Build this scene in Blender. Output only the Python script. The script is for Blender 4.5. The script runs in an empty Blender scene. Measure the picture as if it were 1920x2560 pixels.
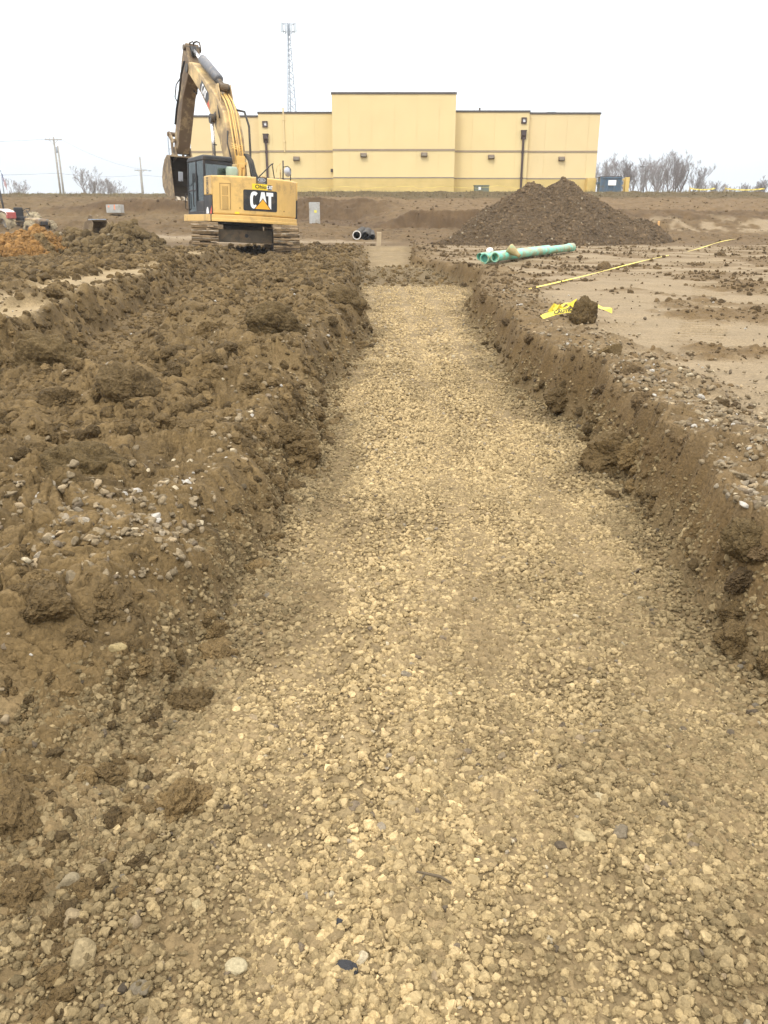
import bpy, math, random
import numpy as np
from mathutils import Vector, Matrix

random.seed(7)
RNG = np.random.default_rng(11)
R = math.radians
scene = bpy.context.scene
COL = scene.collection

# ------------------------------------------------------------------ camera
FPX = 2000.0
TH = math.atan(730 / FPX)
CT, ST = math.cos(TH), math.sin(TH)
CZ = 1.6
cam = bpy.data.cameras.new('camera')
cam.sensor_fit = 'VERTICAL'
cam.sensor_height = 32.0
cam.lens = FPX / 2560 * 32.0
cam.clip_start = 0.05
cam.clip_end = 6000
cam_o = bpy.data.objects.new('camera', cam)
COL.objects.link(cam_o)
cam_o.location = (0, 0, CZ)
cam_o.rotation_euler = (math.pi / 2 - TH, 0, 0)
scene.camera = cam_o


def P(px, py, Y):
    """world point seen at photo position px,py when it stands Y metres away"""
    a, b = (px - 960) / FPX, (1280 - py) / FPX
    t = Y / (CT + b * ST)
    return Vector((a * t, Y, CZ + (-ST + b * CT) * t))


# ------------------------------------------------------------------ tagging
def tag(o, label=None, cat=None, group=None, kind=None):
    if label: o['label'] = label
    if cat: o['category'] = cat
    if group: o['group'] = group
    if kind: o['kind'] = kind
    return o


def empty(name, loc=(0, 0, 0), rz=0.0, label=None, cat=None, group=None):
    o = bpy.data.objects.new(name, None)
    o.empty_display_size = 0.3
    COL.objects.link(o)
    o.location = loc
    o.rotation_euler = (0, 0, rz)
    return tag(o, label, cat, group)


# ------------------------------------------------------------------ materials
def new_mat(name):
    m = bpy.data.materials.new(name)
    m.use_nodes = True
    nt = m.node_tree
    b = nt.nodes['Principled BSDF']
    return m, nt, b


def N(nt, t, **kw):
    n = nt.nodes.new(t)
    for k, v in kw.items():
        if k in n.inputs.keys():
            n.inputs[k].default_value = v
        else:
            setattr(n, k, v)
    return n


def ramp(nt, stops):
    n = nt.nodes.new('ShaderNodeValToRGB')
    e = n.color_ramp.elements
    while len(e) < len(stops):
        e.new(0.5)
    for i, (p, c) in enumerate(stops):
        e[i].position = p
        e[i].color = (*c, 1) if len(c) == 3 else c
    return n


def mat(name, col, rough=0.6, metal=0.0, var=0.12, scale=3.0, dirt=None, dirt_amt=0.35, dirt_scale=2.5, bump=0.0, bump_scale=40, spec=0.4):
    """painted / plain surface: slight tone variation and optional dirt blotches"""
    m, nt, b = new_mat(name)
    tc = N(nt, 'ShaderNodeTexCoord')
    n1 = N(nt, 'ShaderNodeTexNoise', Scale=scale, Detail=5.0)
    nt.links.new(tc.outputs['Object'], n1.inputs['Vector'])
    c = np.array(col)
    r1 = ramp(nt, [(0.3, tuple(c * (1 - var))), (0.7, tuple(np.minimum(c * (1 + var), 1)))])
    nt.links.new(n1.outputs['Fac'], r1.inputs['Fac'])
    out = r1.outputs['Color']
    if dirt is not None:
        n2 = N(nt, 'ShaderNodeTexNoise', Scale=dirt_scale, Detail=9.0, Roughness=0.7)
        nt.links.new(tc.outputs['Object'], n2.inputs['Vector'])
        lo = 0.62 - dirt_amt * 0.45
        r2 = ramp(nt, [(lo, (0, 0, 0)), (min(lo + 0.16, 1), (1, 1, 1))])
        nt.links.new(n2.outputs['Fac'], r2.inputs['Fac'])
        mx = N(nt, 'ShaderNodeMix', data_type='RGBA')
        nt.links.new(r2.outputs['Color'], mx.inputs[0])
        nt.links.new(out, mx.inputs[6])
        mx.inputs[7].default_value = (*dirt, 1)
        out = mx.outputs[2]
    nt.links.new(out, b.inputs['Base Color'])
    b.inputs['Roughness'].default_value = rough
    b.inputs['Metallic'].default_value = metal
    b.inputs['Specular IOR Level'].default_value = spec
    if bump > 0:
        n3 = N(nt, 'ShaderNodeTexNoise', Scale=bump_scale, Detail=6.0)
        nt.links.new(tc.outputs['Object'], n3.inputs['Vector'])
        bp = N(nt, 'ShaderNodeBump', Strength=bump, Distance=0.02)
        nt.links.new(n3.outputs['Fac'], bp.inputs['Height'])
        nt.links.new(bp.outputs['Normal'], b.inputs['Normal'])
    return m


def soil_mat(name, bumps=((18, 0.02), (70, 0.008), (240, 0.003)), rough=0.88, strength=0.7, var=0.16, vor=None, grain=80):
    """earth: colour from the mesh's own 'Col' attribute, varied grain by grain and bumped in 3-D"""
    m, nt, b = new_mat(name)
    tc = N(nt, 'ShaderNodeTexCoord')
    at = N(nt, 'ShaderNodeAttribute', attribute_name='Col')
    n1 = N(nt, 'ShaderNodeTexNoise', Scale=26.0, Detail=8.0, Roughness=0.7)
    nt.links.new(tc.outputs['Object'], n1.inputs['Vector'])
    wv = N(nt, 'ShaderNodeTexNoise', Scale=grain * .9, Detail=2.0)
    nt.links.new(tc.outputs['Object'], wv.inputs['Vector'])
    wa = N(nt, 'ShaderNodeVectorMath', operation='MULTIPLY_ADD')
    nt.links.new(wv.outputs['Color'], wa.inputs[0]); wa.inputs[1].default_value = (.9 / grain,) * 3
    nt.links.new(tc.outputs['Object'], wa.inputs[2])
    r1 = ramp(nt, [(0.28, (1 - var,) * 3), (0.72, (1 + var,) * 3)])
    nt.links.new(n1.outputs['Fac'], r1.inputs['Fac'])
    mx = N(nt, 'ShaderNodeMix', data_type='RGBA', blend_type='MULTIPLY')
    mx.inputs[0].default_value = 1
    nt.links.new(at.outputs['Color'], mx.inputs[6])
    nt.links.new(r1.outputs['Color'], mx.inputs[7])
    vc = N(nt, 'ShaderNodeTexVoronoi', Scale=float(grain), feature='F1')
    nt.links.new(wa.outputs[0], vc.inputs['Vector'])
    r3 = ramp(nt, [(0.0, (.74, .74, .73)), (1.0, (1.24, 1.24, 1.25))])
    nt.links.new(vc.outputs['Color'], r3.inputs['Fac'])
    mx2 = N(nt, 'ShaderNodeMix', data_type='RGBA', blend_type='MULTIPLY')
    mx2.inputs[0].default_value = 1
    nt.links.new(mx.outputs[2], mx2.inputs[6]); nt.links.new(r3.outputs['Color'], mx2.inputs[7])
    nt.links.new(mx2.outputs[2], b.inputs['Base Color'])
    b.inputs['Roughness'].default_value = rough
    b.inputs['Specular IOR Level'].default_value = 0.2
    prev = None
    for sc, d in bumps:
        n = N(nt, 'ShaderNodeTexNoise', Scale=float(sc), Detail=4.0, Roughness=0.65)
        nt.links.new(tc.outputs['Object'], n.inputs['Vector'])
        bp = N(nt, 'ShaderNodeBump', Strength=strength, Distance=d)
        nt.links.new(n.outputs['Fac'], bp.inputs['Height'])
        if prev: nt.links.new(prev, bp.inputs['Normal'])
        prev = bp.outputs['Normal']
    for sc, d in (vor or ()):
        n = N(nt, 'ShaderNodeTexVoronoi', Scale=float(sc), feature='DISTANCE_TO_EDGE')
        nt.links.new(wa.outputs[0], n.inputs['Vector'])
        mr = N(nt, 'ShaderNodeMapRange')
        mr.inputs['From Max'].default_value = .22
        nt.links.new(n.outputs['Distance'], mr.inputs['Value'])
        bp = N(nt, 'ShaderNodeBump', Strength=strength, Distance=d)
        nt.links.new(mr.outputs[0], bp.inputs['Height'])
        nt.links.new(prev, bp.inputs['Normal'])
        prev = bp.outputs['Normal']
    nt.links.new(prev, b.inputs['Normal'])
    return m


def glass_mat(name, tint, gloss=0.22):
    m, nt, b = new_mat(name)
    nt.nodes.remove(b)
    out = nt.nodes['Material Output']
    tr = N(nt, 'ShaderNodeBsdfTransparent'); tr.inputs[0].default_value = (*tint, 1)
    gl = N(nt, 'ShaderNodeBsdfGlossy'); gl.inputs['Roughness'].default_value = 0.06
    gl.inputs[0].default_value = (0.8, 0.85, 0.85, 1)
    mx = N(nt, 'ShaderNodeMixShader'); mx.inputs[0].default_value = gloss
    nt.links.new(tr.outputs[0], mx.inputs[1]); nt.links.new(gl.outputs[0], mx.inputs[2])
    nt.links.new(mx.outputs[0], out.inputs['Surface'])
    return m


MUD = (0.17, 0.115, 0.06)
M = dict(
    yellow=mat('machine_yellow_paint', (0.64, 0.415, 0.135), 0.42, var=0.06, dirt=(0.36, 0.235, 0.10), dirt_amt=0.22, dirt_scale=1.6),
    yellow_dirty=mat('boom_yellow_paint', (0.60, 0.43, 0.195), 0.55, var=0.10, dirt=(0.27, 0.19, 0.10), dirt_amt=0.48, dirt_scale=1.4),
    stick_paint=mat('muddy_stick_paint', (0.46, 0.345, 0.185), 0.65, var=0.15, dirt=(0.16, 0.11, 0.065), dirt_amt=0.62, dirt_scale=1.6),
    black=mat('black_paint', (0.018, 0.018, 0.020), 0.45, var=0.2, dirt=(0.07, 0.055, 0.04), dirt_amt=0.25),
    rubber=mat('black_rubber', (0.02, 0.019, 0.018), 0.6, dirt=(0.08, 0.06, 0.04), dirt_amt=0.3),
    darkmetal=mat('dark_steel', (0.06, 0.055, 0.05), 0.5, 0.3, dirt=MUD, dirt_amt=0.35),
    greycyl=mat('grey_cylinder_guard', (0.13, 0.135, 0.15), 0.5, 0.2, dirt=(0.22, 0.2, 0.18), dirt_amt=0.3, dirt_scale=4),
    chrome=mat('chrome_rod', (0.85, 0.85, 0.87), 0.22, 0.85, var=0.03),
    white=mat('white_sticker', (0.82, 0.82, 0.82), 0.5, var=0.02),
    tri=mat('amber_triangle', (0.85, 0.40, 0.03), 0.45, var=0.02),
    stickeryel=mat('yellow_sticker', (0.85, 0.62, 0.03), 0.5, var=0.03),
    red=mat('red_sticker', (0.6, 0.09, 0.05), 0.5, var=0.05),
    greysilver=mat('silver_paint', (0.38, 0.39, 0.42), 0.4, 0.3, var=0.06),
    grille=mat('vent_grille', (0.30, 0.185, 0.06), 0.6, var=0.1),
    track=mat('muddy_track_steel', (0.13, 0.092, 0.052), 0.75, 0.0, var=0.3, scale=8, dirt=(0.24, 0.165, 0.085), dirt_amt=0.55, dirt_scale=4, bump=0.8, bump_scale=14),
    trackedge=mat('worn_grouser_steel', (0.42, 0.36, 0.27), 0.45, 0.2, var=0.3, scale=10, dirt=MUD, dirt_amt=0.45, dirt_scale=5),
    under=mat('undercarriage_steel', (0.085, 0.066, 0.042), 0.7, var=0.25, dirt=MUD, dirt_amt=0.35),
    bucket=mat('muddy_bucket_steel', (0.30, 0.22, 0.12), 0.65, var=0.25, scale=5, dirt=(0.13, 0.09, 0.05), dirt_amt=0.5, dirt_scale=3, bump=0.4, bump_scale=12),
    bucketin=mat('bucket_inner_mud', (0.07, 0.05, 0.032), 0.9, var=0.25, bump=0.5),
    teeth=mat('worn_tooth_steel', (0.40, 0.34, 0.26), 0.5, 0.2, var=0.3),
    glass=glass_mat('cab_glass', (0.36, 0.42, 0.40), .20),
    interior=mat('cab_interior', (0.035, 0.035, 0.035), 0.8),
    stucco=mat('wall_stucco', (0.69, 0.555, 0.295), 0.85, var=0.03, scale=0.5, bump=0.15, bump_scale=60, spec=0.2),
    stucco_warm=mat('wing_wall_stucco', (0.67, 0.535, 0.30), 0.85, var=0.03, scale=0.5, bump=0.15, bump_scale=60, spec=0.2),
    base=mat('split_face_base', (0.56, 0.425, 0.18), 0.9, var=0.07, scale=1.2, bump=0.4, bump_scale=9, spec=0.2),
    band=mat('wall_band', (0.30, 0.235, 0.16), 0.8, var=0.08),
    band_dark=mat('sill_band', (0.26, 0.22, 0.17), 0.8, var=0.1),
    coping=mat('bronze_coping', (0.09, 0.078, 0.068), 0.5, 0.2, var=0.1),
    bronze=mat('bronze_downspout', (0.075, 0.05, 0.045), 0.5, 0.2, var=0.15),
    fixture=mat('wall_light_body', (0.17, 0.13, 0.095), 0.5, var=0.1),
    lens=mat('wall_light_lens', (0.30, 0.26, 0.2), 0.25, var=0.1),
    galv=mat('galvanised_steel', (0.30, 0.345, 0.41), 0.5, 0.2, var=0.08),
    panelwhite=mat('antenna_panel', (0.52, 0.57, 0.63), 0.5, var=0.05),
    woodpole=mat('weathered_pole', (0.30, 0.28, 0.25), 0.9, var=0.15, scale=2),
    wire=mat('power_cable', (0.16, 0.17, 0.19), 0.7),
    bark=mat('bare_twig_bark', (0.26, 0.235, 0.23), 0.9, var=0.2),
    bark_dark=mat('dark_bark', (0.19, 0.165, 0.16), 0.9, var=0.2),
    pvc=mat('green_pvc', (0.17, 0.56, 0.43), 0.35, var=0.07, dirt=(0.30, 0.30, 0.17), dirt_amt=0.42, dirt_scale=3.5),
    pvcshade=mat('green_pvc_mouth_shade', (0.05, 0.20, 0.15), 0.6),  # darkened pipe green: the shade inside the tee mouths, put into the colour
    muddyfit=mat('muddy_fitting', (0.36, 0.28, 0.13), 0.8, var=0.18, scale=6, dirt=(0.15, 0.42, 0.28), dirt_amt=0.18, dirt_scale=5),
    capwhite=mat('white_cap_plastic', (0.75, 0.73, 0.68), 0.5, var=0.06, dirt=(0.45, 0.36, 0.24), dirt_amt=0.25),
    tape=mat('caution_tape_yellow', (0.82, 0.66, 0.08), 0.4, var=0.06),
    tapeold=mat('pale_caution_tape', (0.72, 0.58, 0.14), 0.5, var=0.1),
    ink=mat('tape_black_ink', (0.02, 0.02, 0.015), 0.5),
    blackpipe=mat('black_corrugated_pipe', (0.02, 0.02, 0.021), 0.45, var=0.2, dirt=(0.1, 0.075, 0.05), dirt_amt=0.25),
    whitein=mat('white_pipe_liner', (0.62, 0.60, 0.56), 0.5),
    concrete=mat('grey_concrete', (0.40, 0.40, 0.385), 0.85, var=0.12, scale=4, dirt=(0.28, 0.25, 0.2), dirt_amt=0.3),
    paintor=mat('orange_marking_paint', (0.7, 0.28, 0.16), 0.7, var=0.1),
    painty=mat('yellow_marking_paint', (0.75, 0.68, 0.12), 0.7, var=0.1),
    stakewood=mat('stake_wood', (0.42, 0.33, 0.21), 0.85, var=0.15),
    stakeor=mat('orange_stake_wood', (0.62, 0.36, 0.14), 0.8, var=0.12),
    dumpblue=mat('dumpster_blue_paint', (0.09, 0.14, 0.20), 0.5, var=0.12, dirt=(0.13, 0.12, 0.1), dirt_amt=0.25),
    encl=mat('enclosure_yellow', (0.62, 0.44, 0.15), 0.75, var=0.06),
    xfmr=mat('green_cabinet_paint', (0.14, 0.16, 0.12), 0.55, var=0.1),
    lightpole=mat('dark_lamp_pole', (0.05, 0.055, 0.06), 0.5),
    tyre=mat('muddy_tyre', (0.33, 0.27, 0.17), 0.85, var=0.2, scale=6, dirt=(0.14, 0.11, 0.07), dirt_amt=0.3),
    rim=mat('wheel_rim_steel', (0.20, 0.20, 0.20), 0.5, 0.2, var=0.15, dirt=(0.3, 0.24, 0.16), dirt_amt=0.4),
    tractorred=mat('tractor_red_paint', (0.36, 0.08, 0.07), 0.5, var=0.1, dirt=(0.3, 0.2, 0.15), dirt_amt=0.2),
    tractorwhite=mat('tractor_white_panel', (0.70, 0.64, 0.60), 0.5, var=0.05),
    flagred=mat('flag_red_cloth', (0.50, 0.16, 0.17), 0.8),
    flagwhite=mat('flag_white_cloth', (0.70, 0.70, 0.72), 0.8),
    flagblue=mat('flag_blue_cloth', (0.10, 0.13, 0.25), 0.8),
    stickwood=mat('wet_stick_bark', (0.10, 0.075, 0.045), 0.85, var=0.25),
    tar=mat('black_scrap', (0.02, 0.02, 0.022), 0.6),
    grass=mat('dry_grass', (0.20, 0.165, 0.085), 0.9, var=0.3, scale=1.0),
)
M_GROUND = soil_mat('site_soil', bumps=((22, .010), (90, .004), (260, .002)), vor=((38, 0.003),), strength=.7)
M_STONE = soil_mat('mud_coated_stone', bumps=((70, 0.007), (230, 0.003)), strength=0.7, grain=120)
M_CLOD = soil_mat('clay_clod', bumps=((26, 0.018), (80, 0.008), (220, 0.004)), strength=.8, vor=((55, .004),))

# ------------------------------------------------------------------ mesh builder


class MB:
    def __init__(self):
        self.v, self.f, self.mi = [], [], []

    def _add(self, vs, fs, mi=0):
        o = len(self.v)
        self.v += [tuple(p) for p in vs]
        self.f += [tuple(i + o for i in f) for f in fs]
        self.mi += [mi] * len(fs)
        return self

    def box(self, x0, x1, y0, y1, z0, z1, mi=0):
        vs = [(x, y, z) for x in (x0, x1) for y in (y0, y1) for z in (z0, z1)]
        fs = [(0, 1, 3, 2), (4, 6, 7, 5), (0, 4, 5, 1), (2, 3, 7, 6), (0, 2, 6, 4), (1, 5, 7, 3)]
        return self._add(vs, fs, mi)

    def obox(self, c, s, rot, mi=0):
        m = rot if isinstance(rot, Matrix) else Matrix.Rotation(rot, 3, 'Z')
        vs = []
        for x in (-.5, .5):
            for y in (-.5, .5):
                for z in (-.5, .5):
                    vs.append(Vector(c) + m @ Vector((x * s[0], y * s[1], z * s[2])))
        fs = [(0, 1, 3, 2), (4, 6, 7, 5), (0, 4, 5, 1), (2, 3, 7, 6), (0, 2, 6, 4), (1, 5, 7, 3)]
        return self._add(vs, fs, mi)

    def prism_x(self, poly, x0, x1, mi=0):
        """poly in (y,z), extruded along x"""
        n = len(poly)
        vs = [(x0, a, b) for a, b in poly] + [(x1, a, b) for a, b in poly]
        fs = [tuple(range(n))[::-1], tuple(range(n, 2 * n))] + [(i, (i + 1) % n, n + (i + 1) % n, n + i) for i in range(n)]
        return self._add(vs, fs, mi)

    def prism_z(self, poly, z0, z1, mi=0):
        n = len(poly)
        vs = [(a, b, z0) for a, b in poly] + [(a, b, z1) for a, b in poly]
        fs = [tuple(range(n))[::-1], tuple(range(n, 2 * n))] + [(i, (i + 1) % n, n + (i + 1) % n, n + i) for i in range(n)]
        return self._add(vs, fs, mi)

    def tube(self, pts, r, n=8, mi=0, cap=True):
        pts = [Vector(p) for p in pts]
        rs = r if isinstance(r, (list, tuple)) else [r] * len(pts)
        vs, fs = [], []
        up0 = None
        for i, p in enumerate(pts):
            t = (pts[min(i + 1, len(pts) - 1)] - pts[max(i - 1, 0)])
            if t.length < 1e-9: t = Vector((0, 0, 1))
            t.normalize()
            if up0 is None:
                up0 = Vector((0, 0, 1)) if abs(t.z) < 0.9 else Vector((1, 0, 0))
            a = t.cross(up0)
            if a.length < 1e-6: a = t.cross(Vector((0.3, 1, 0.2)))
            a.normalize()
            b = t.cross(a).normalized()
            up0 = -b if b.dot(up0) < 0 else b
            b = t.cross(a)
            for k in range(n):
                w = 2 * math.pi * k / n
                vs.append(p + (a * math.cos(w) + b * math.sin(w)) * rs[i])
        for i in range(len(pts) - 1):
            for k in range(n):
                fs.append((i * n + k, i * n + (k + 1) % n, (i + 1) * n + (k + 1) % n, (i + 1) * n + k))
        if cap:
            fs.append(tuple(range(n))[::-1])
            fs.append(tuple(range((len(pts) - 1) * n, len(pts) * n)))
        return self._add(vs, fs, mi)

    def lathe(self, prof, o, axis, n=24, mi=0, closed=False):
        """prof: list of (radius, along axis)"""
        ax = Vector(axis).normalized()
        a = ax.cross(Vector((0, 0, 1)))
        if a.length < 1e-4: a = Vector((1, 0, 0))
        a.normalize()
        b = ax.cross(a)
        vs, fs = [], []
        for r, h in prof:
            for k in range(n):
                w = 2 * math.pi * k / n
                vs.append(Vector(o) + ax * h + (a * math.cos(w) + b * math.sin(w)) * r)
        m = len(prof)
        for i in range(m if closed else m - 1):
            j = (i + 1) % m
            for k in range(n):
                fs.append((i * n + k, i * n + (k + 1) % n, j * n + (k + 1) % n, j * n + k))
        return self._add(vs, fs, mi)

    def xf(self, mtx):
        self.v = [tuple(mtx @ Vector(p)) for p in self.v]
        return self

    def build(self, name, mats, parent=None, smooth=False, bevel=0.0, seg=2, label=None):
        me = bpy.data.meshes.new(name)
        me.from_pydata(self.v, [], self.f)
        for m in (mats if isinstance(mats, (list, tuple)) else [mats]):
            me.materials.append(m)
        me.polygons.foreach_set('material_index', self.mi)
        if smooth:
            me.polygons.foreach_set('use_smooth', [True] * len(self.f))
        import bmesh
        bm = bmesh.new(); bm.from_mesh(me)
        bmesh.ops.recalc_face_normals(bm, faces=bm.faces)
        bm.to_mesh(me); bm.free()
        o = bpy.data.objects.new(name, me)
        COL.objects.link(o)
        if parent: o.parent = parent
        if bevel > 0:
            md = o.modifiers.new('bevel', 'BEVEL')
            md.width = bevel; md.segments = seg; md.limit_method = 'ANGLE'; md.angle_limit = R(35)
        if label: o['label'] = label
        return o


def np_mesh(name, V, F, mats, col=None, smooth=True, parent=None):
    """mesh from numpy arrays; F is an (n,3) or (n,4) index array, col per vertex"""
    me = bpy.data.meshes.new(name)
    k = F.shape[1]
    me.vertices.add(len(V)); me.vertices.foreach_set('co', V.astype(np.float32).ravel())
    me.loops.add(F.size); me.loops.foreach_set('vertex_index', F.astype(np.int32).ravel())
    me.polygons.add(len(F))
    me.polygons.foreach_set('loop_start', np.arange(0, F.size, k, dtype=np.int32))
    me.polygons.foreach_set('loop_total', np.full(len(F), k, dtype=np.int32))
    me.polygons.foreach_set('use_smooth', np.full(len(F), smooth))
    if col is not None:
        a = me.attributes.new('Col', 'FLOAT_COLOR', 'POINT')
        c4 = np.ones((len(V), 4), np.float32); c4[:, :3] = col
        a.data.foreach_set('color', c4.ravel())
    me.update(calc_edges=True)
    me.validate()
    me.materials.append(mats)
    o = bpy.data.objects.new(name, me)
    COL.objects.link(o)
    if parent: o.parent = parent
    return o


def text_mesh(body, size, bold=0.0, align='CENTER'):
    cu = bpy.data.curves.new('lettering', 'FONT')
    cu.body = body; cu.size = size; cu.offset = bold; cu.align_x = align; cu.align_y = 'CENTER'
    cu.resolution_u = 3
    o = bpy.data.objects.new('lettering', cu)
    COL.objects.link(o)
    bpy.context.view_layer.update()
    dg = bpy.context.evaluated_depsgraph_get()
    me = bpy.data.meshes.new_from_object(o.evaluated_get(dg))
    vs = [tuple(v.co) for v in me.vertices]
    fs = [tuple(p.vertices) for p in me.polygons]
    bpy.data.objects.remove(o); bpy.data.curves.remove(cu); bpy.data.meshes.remove(me)
    return vs, fs


# ------------------------------------------------------------------ noise
def _h(ix, iy, s):
    h = (ix.astype(np.int64) * 374761393 + iy.astype(np.int64) * 668265263 + s * 974634541) & 0xffffffff
    h = ((h ^ (h >> 13)) * 1274126177) & 0xffffffff
    h = ((h ^ (h >> 15)) * 2246822519) & 0xffffffff
    return (h ^ (h >> 16)) & 0xffffffff


def h01(ix, iy, s):
    return _h(ix, iy, s).astype(np.float64) / 4294967296.0


def perlin(x, y, s=0):
    x0 = np.floor(x); y0 = np.floor(y)
    fx, fy = x - x0, y - y0
    u = fx * fx * fx * (fx * (fx * 6 - 15) + 10); v = fy * fy * fy * (fy * (fy * 6 - 15) + 10)

    def g(dx, dy):
        a = h01(x0 + dx, y0 + dy, s) * 6.283185
        return np.cos(a) * (fx - dx) + np.sin(a) * (fy - dy)
    a = g(0, 0) * (1 - u) + g(1, 0) * u
    b = g(0, 1) * (1 - u) + g(1, 1) * u
    return (a * (1 - v) + b * v) * 1.5


def fbm(x, y, s=0, o=4, gain=0.5):
    t, a = 0, 1
    for i in range(o):
        t = t + a * perlin(x * 2.03 ** i + 17.3 * i, y * 2.03 ** i - 9.1 * i, s + i)
        a *= gain
    return t


def worley(x, y, s=0, tilt=False):
    """F1, F2 and a random number of the nearest cell"""
    x0, y0 = np.floor(x), np.floor(y)
    f1 = np.full(x.shape, 9.0); f2 = np.full(x.shape, 9.0); cid = np.zeros(x.shape); ox = np.zeros(x.shape); oy = np.zeros(x.shape)
    for i in (-1, 0, 1):
        for j in (-1, 0, 1):
            cx, cy = x0 + i, y0 + j
            dx = cx + h01(cx, cy, s) - x; dy = cy + h01(cx, cy, s + 51) - y
            d = dx * dx + dy * dy
            n = d < f1
            f2 = np.where(n, f1, np.minimum(f2, d))
            cid = np.where(n, h01(cx, cy, s + 97), cid)
            f1 = np.where(n, d, f1)
            if tilt: ox = np.where(n, dx, ox); oy = np.where(n, dy, oy)
    if tilt:
        a = cid * 40.0
        return np.sqrt(f1), np.sqrt(f2), cid, ox * np.cos(a) + oy * np.sin(a)
    return np.sqrt(f1), np.sqrt(f2), cid


def facet(x, y, cell, s, gap=.16, slope=.9):
    """packed angular stones: flat, randomly tilted tops parted by narrow gaps (0..~1.3)"""
    jx = x / cell + .22 * perlin(x / cell * 2.3, y / cell * 2.3, s + 7); jy = y / cell + .22 * perlin(x / cell * 2.3 + 31, y / cell * 2.3, s + 8)
    f1, f2, cid, t = worley(jx, jy, s, True)
    e = np.clip((f2 - f1) / gap, 0, 1)
    return (1 - (1 - e) ** 2) * np.clip(.35 + .75 * cid + slope * t, .05, 1.6), cid


def perlin3(p, s=0):
    """gradient noise for an (n,3) array"""
    i = np.floor(p); f = p - i
    u = f * f * f * (f * (f * 6 - 15) + 10)
    t = 0
    for a in (0, 1):
        for b in (0, 1):
            for c in (0, 1):
                ix, iy = i[:, 0] + a, i[:, 1] + b
                iz = i[:, 2] + c
                h1 = h01(ix + 57 * iz, iy - 131 * iz, s) * 6.283185
                h2 = h01(ix - 91 * iz, iy + 17 * iz, s + 3) * 2 - 1
                q = np.sqrt(1 - h2 * h2)
                d = np.cos(h1) * q * (f[:, 0] - a) + np.sin(h1) * q * (f[:, 1] - b) + h2 * (f[:, 2] - c)
                w = (u[:, 0] if a else 1 - u[:, 0]) * (u[:, 1] if b else 1 - u[:, 1]) * (u[:, 2] if c else 1 - u[:, 2])
                t = t + w * d
    return t * 1.4


def ss(a, b, x):
    t = np.clip((x - a) / (b - a), 0, 1)
    return t * t * (3 - 2 * t)


# ------------------------------------------------------------------ terrain
XL = ([0, 1.2, 1.8, 2.8, 3.8, 5.2, 6.9, 8.9, 10.3, 12.5, 13.1, 15, 18.5, 21.4, 24, 35, 40],
      [-.90, -.85, -.80, -.73, -.66, -.60, -.54, -.50, -.36, -.24, -.50, -.50, -.56, -.77, -.55, -.82, -.82])
XR = ([0, 2.6, 3.4, 4, 5.5, 6.5, 6.95, 8.2, 10.3, 13.8, 16, 18.3, 20.5, 22, 24, 35, 40],
      [1.44, 1.43, 1.43, 1.52, 1.57, 1.63, 1.43, 1.38, 1.47, 1.50, 1.72, 2.12, 2.25, 1.6, .8, 1.14, 1.14])
ZF = ([0, 21.1, 22.9, 34.5, 35.8, 60], [0, .02, .36, .38, .56, .56])
ZL = ([0, 1.0, 1.5, 2.0, 2.7, 4, 6, 8, 12, 20, 40], [.06, .07, .16, .27, .35, .37, .40, .42, .50, .54, .55])
ZR = ([0, 1.2, 1.8, 2.4, 3.0, 4, 8, 14, 22, 26, 32, 40], [.02, .03, .10, .26, .37, .41, .42, .44, .46, .62, .62, .55])
# far ground: pit floor, cut bank, bench and grassy top
PM = ([36, 42, 46, 49.5, 50.9, 51.8, 54, 62.5, 65.2, 66.6, 73, 4000], [.5, .58, .85, 1.02, 1.1, 2.2, 2.32, 3.02, 3.35, 3.62, 3.75, 3.8])
PLF = ([34, 40, 44, 46, 48, 49.5, 52, 53.2, 60, 65.5, 66.6, 73, 4000], [.52, .58, 1.25, 1.70, 1.74, 1.78, 2.0, 2.15, 2.9, 3.32, 3.46, 3.6, 3.7])
PR = ([36, 42, 46.5, 48.5, 51.5, 53, 62.5, 65.2, 66.6, 73, 4000], [.5, .62, .92, 1.15, 2.12, 2.3, 3.02, 3.35, 3.60, 3.7, 3.75])
PC = ([36, 42, 46, 51, 55.2, 57.0, 62.5, 65.2, 66.6, 73, 4000], [.5, .58, .85, 1.15, 1.62, 2.95, 3.08, 3.35, 3.62, 3.75, 3.8])
LEDGE = ([6.5, 8, 11, 14, 20, 24, 27], [-3.15, -3.35, -3.72, -3.9, -4.65, -4.6, -4.6])


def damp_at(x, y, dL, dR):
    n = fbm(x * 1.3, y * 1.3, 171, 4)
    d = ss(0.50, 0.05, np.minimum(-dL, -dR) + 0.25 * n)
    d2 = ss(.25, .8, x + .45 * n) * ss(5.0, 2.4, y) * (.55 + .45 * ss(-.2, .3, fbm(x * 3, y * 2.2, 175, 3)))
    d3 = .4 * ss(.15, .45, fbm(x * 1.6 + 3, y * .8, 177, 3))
    return np.clip(np.maximum(np.maximum(d, .8 * d2), d3), 0, 1)


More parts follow.
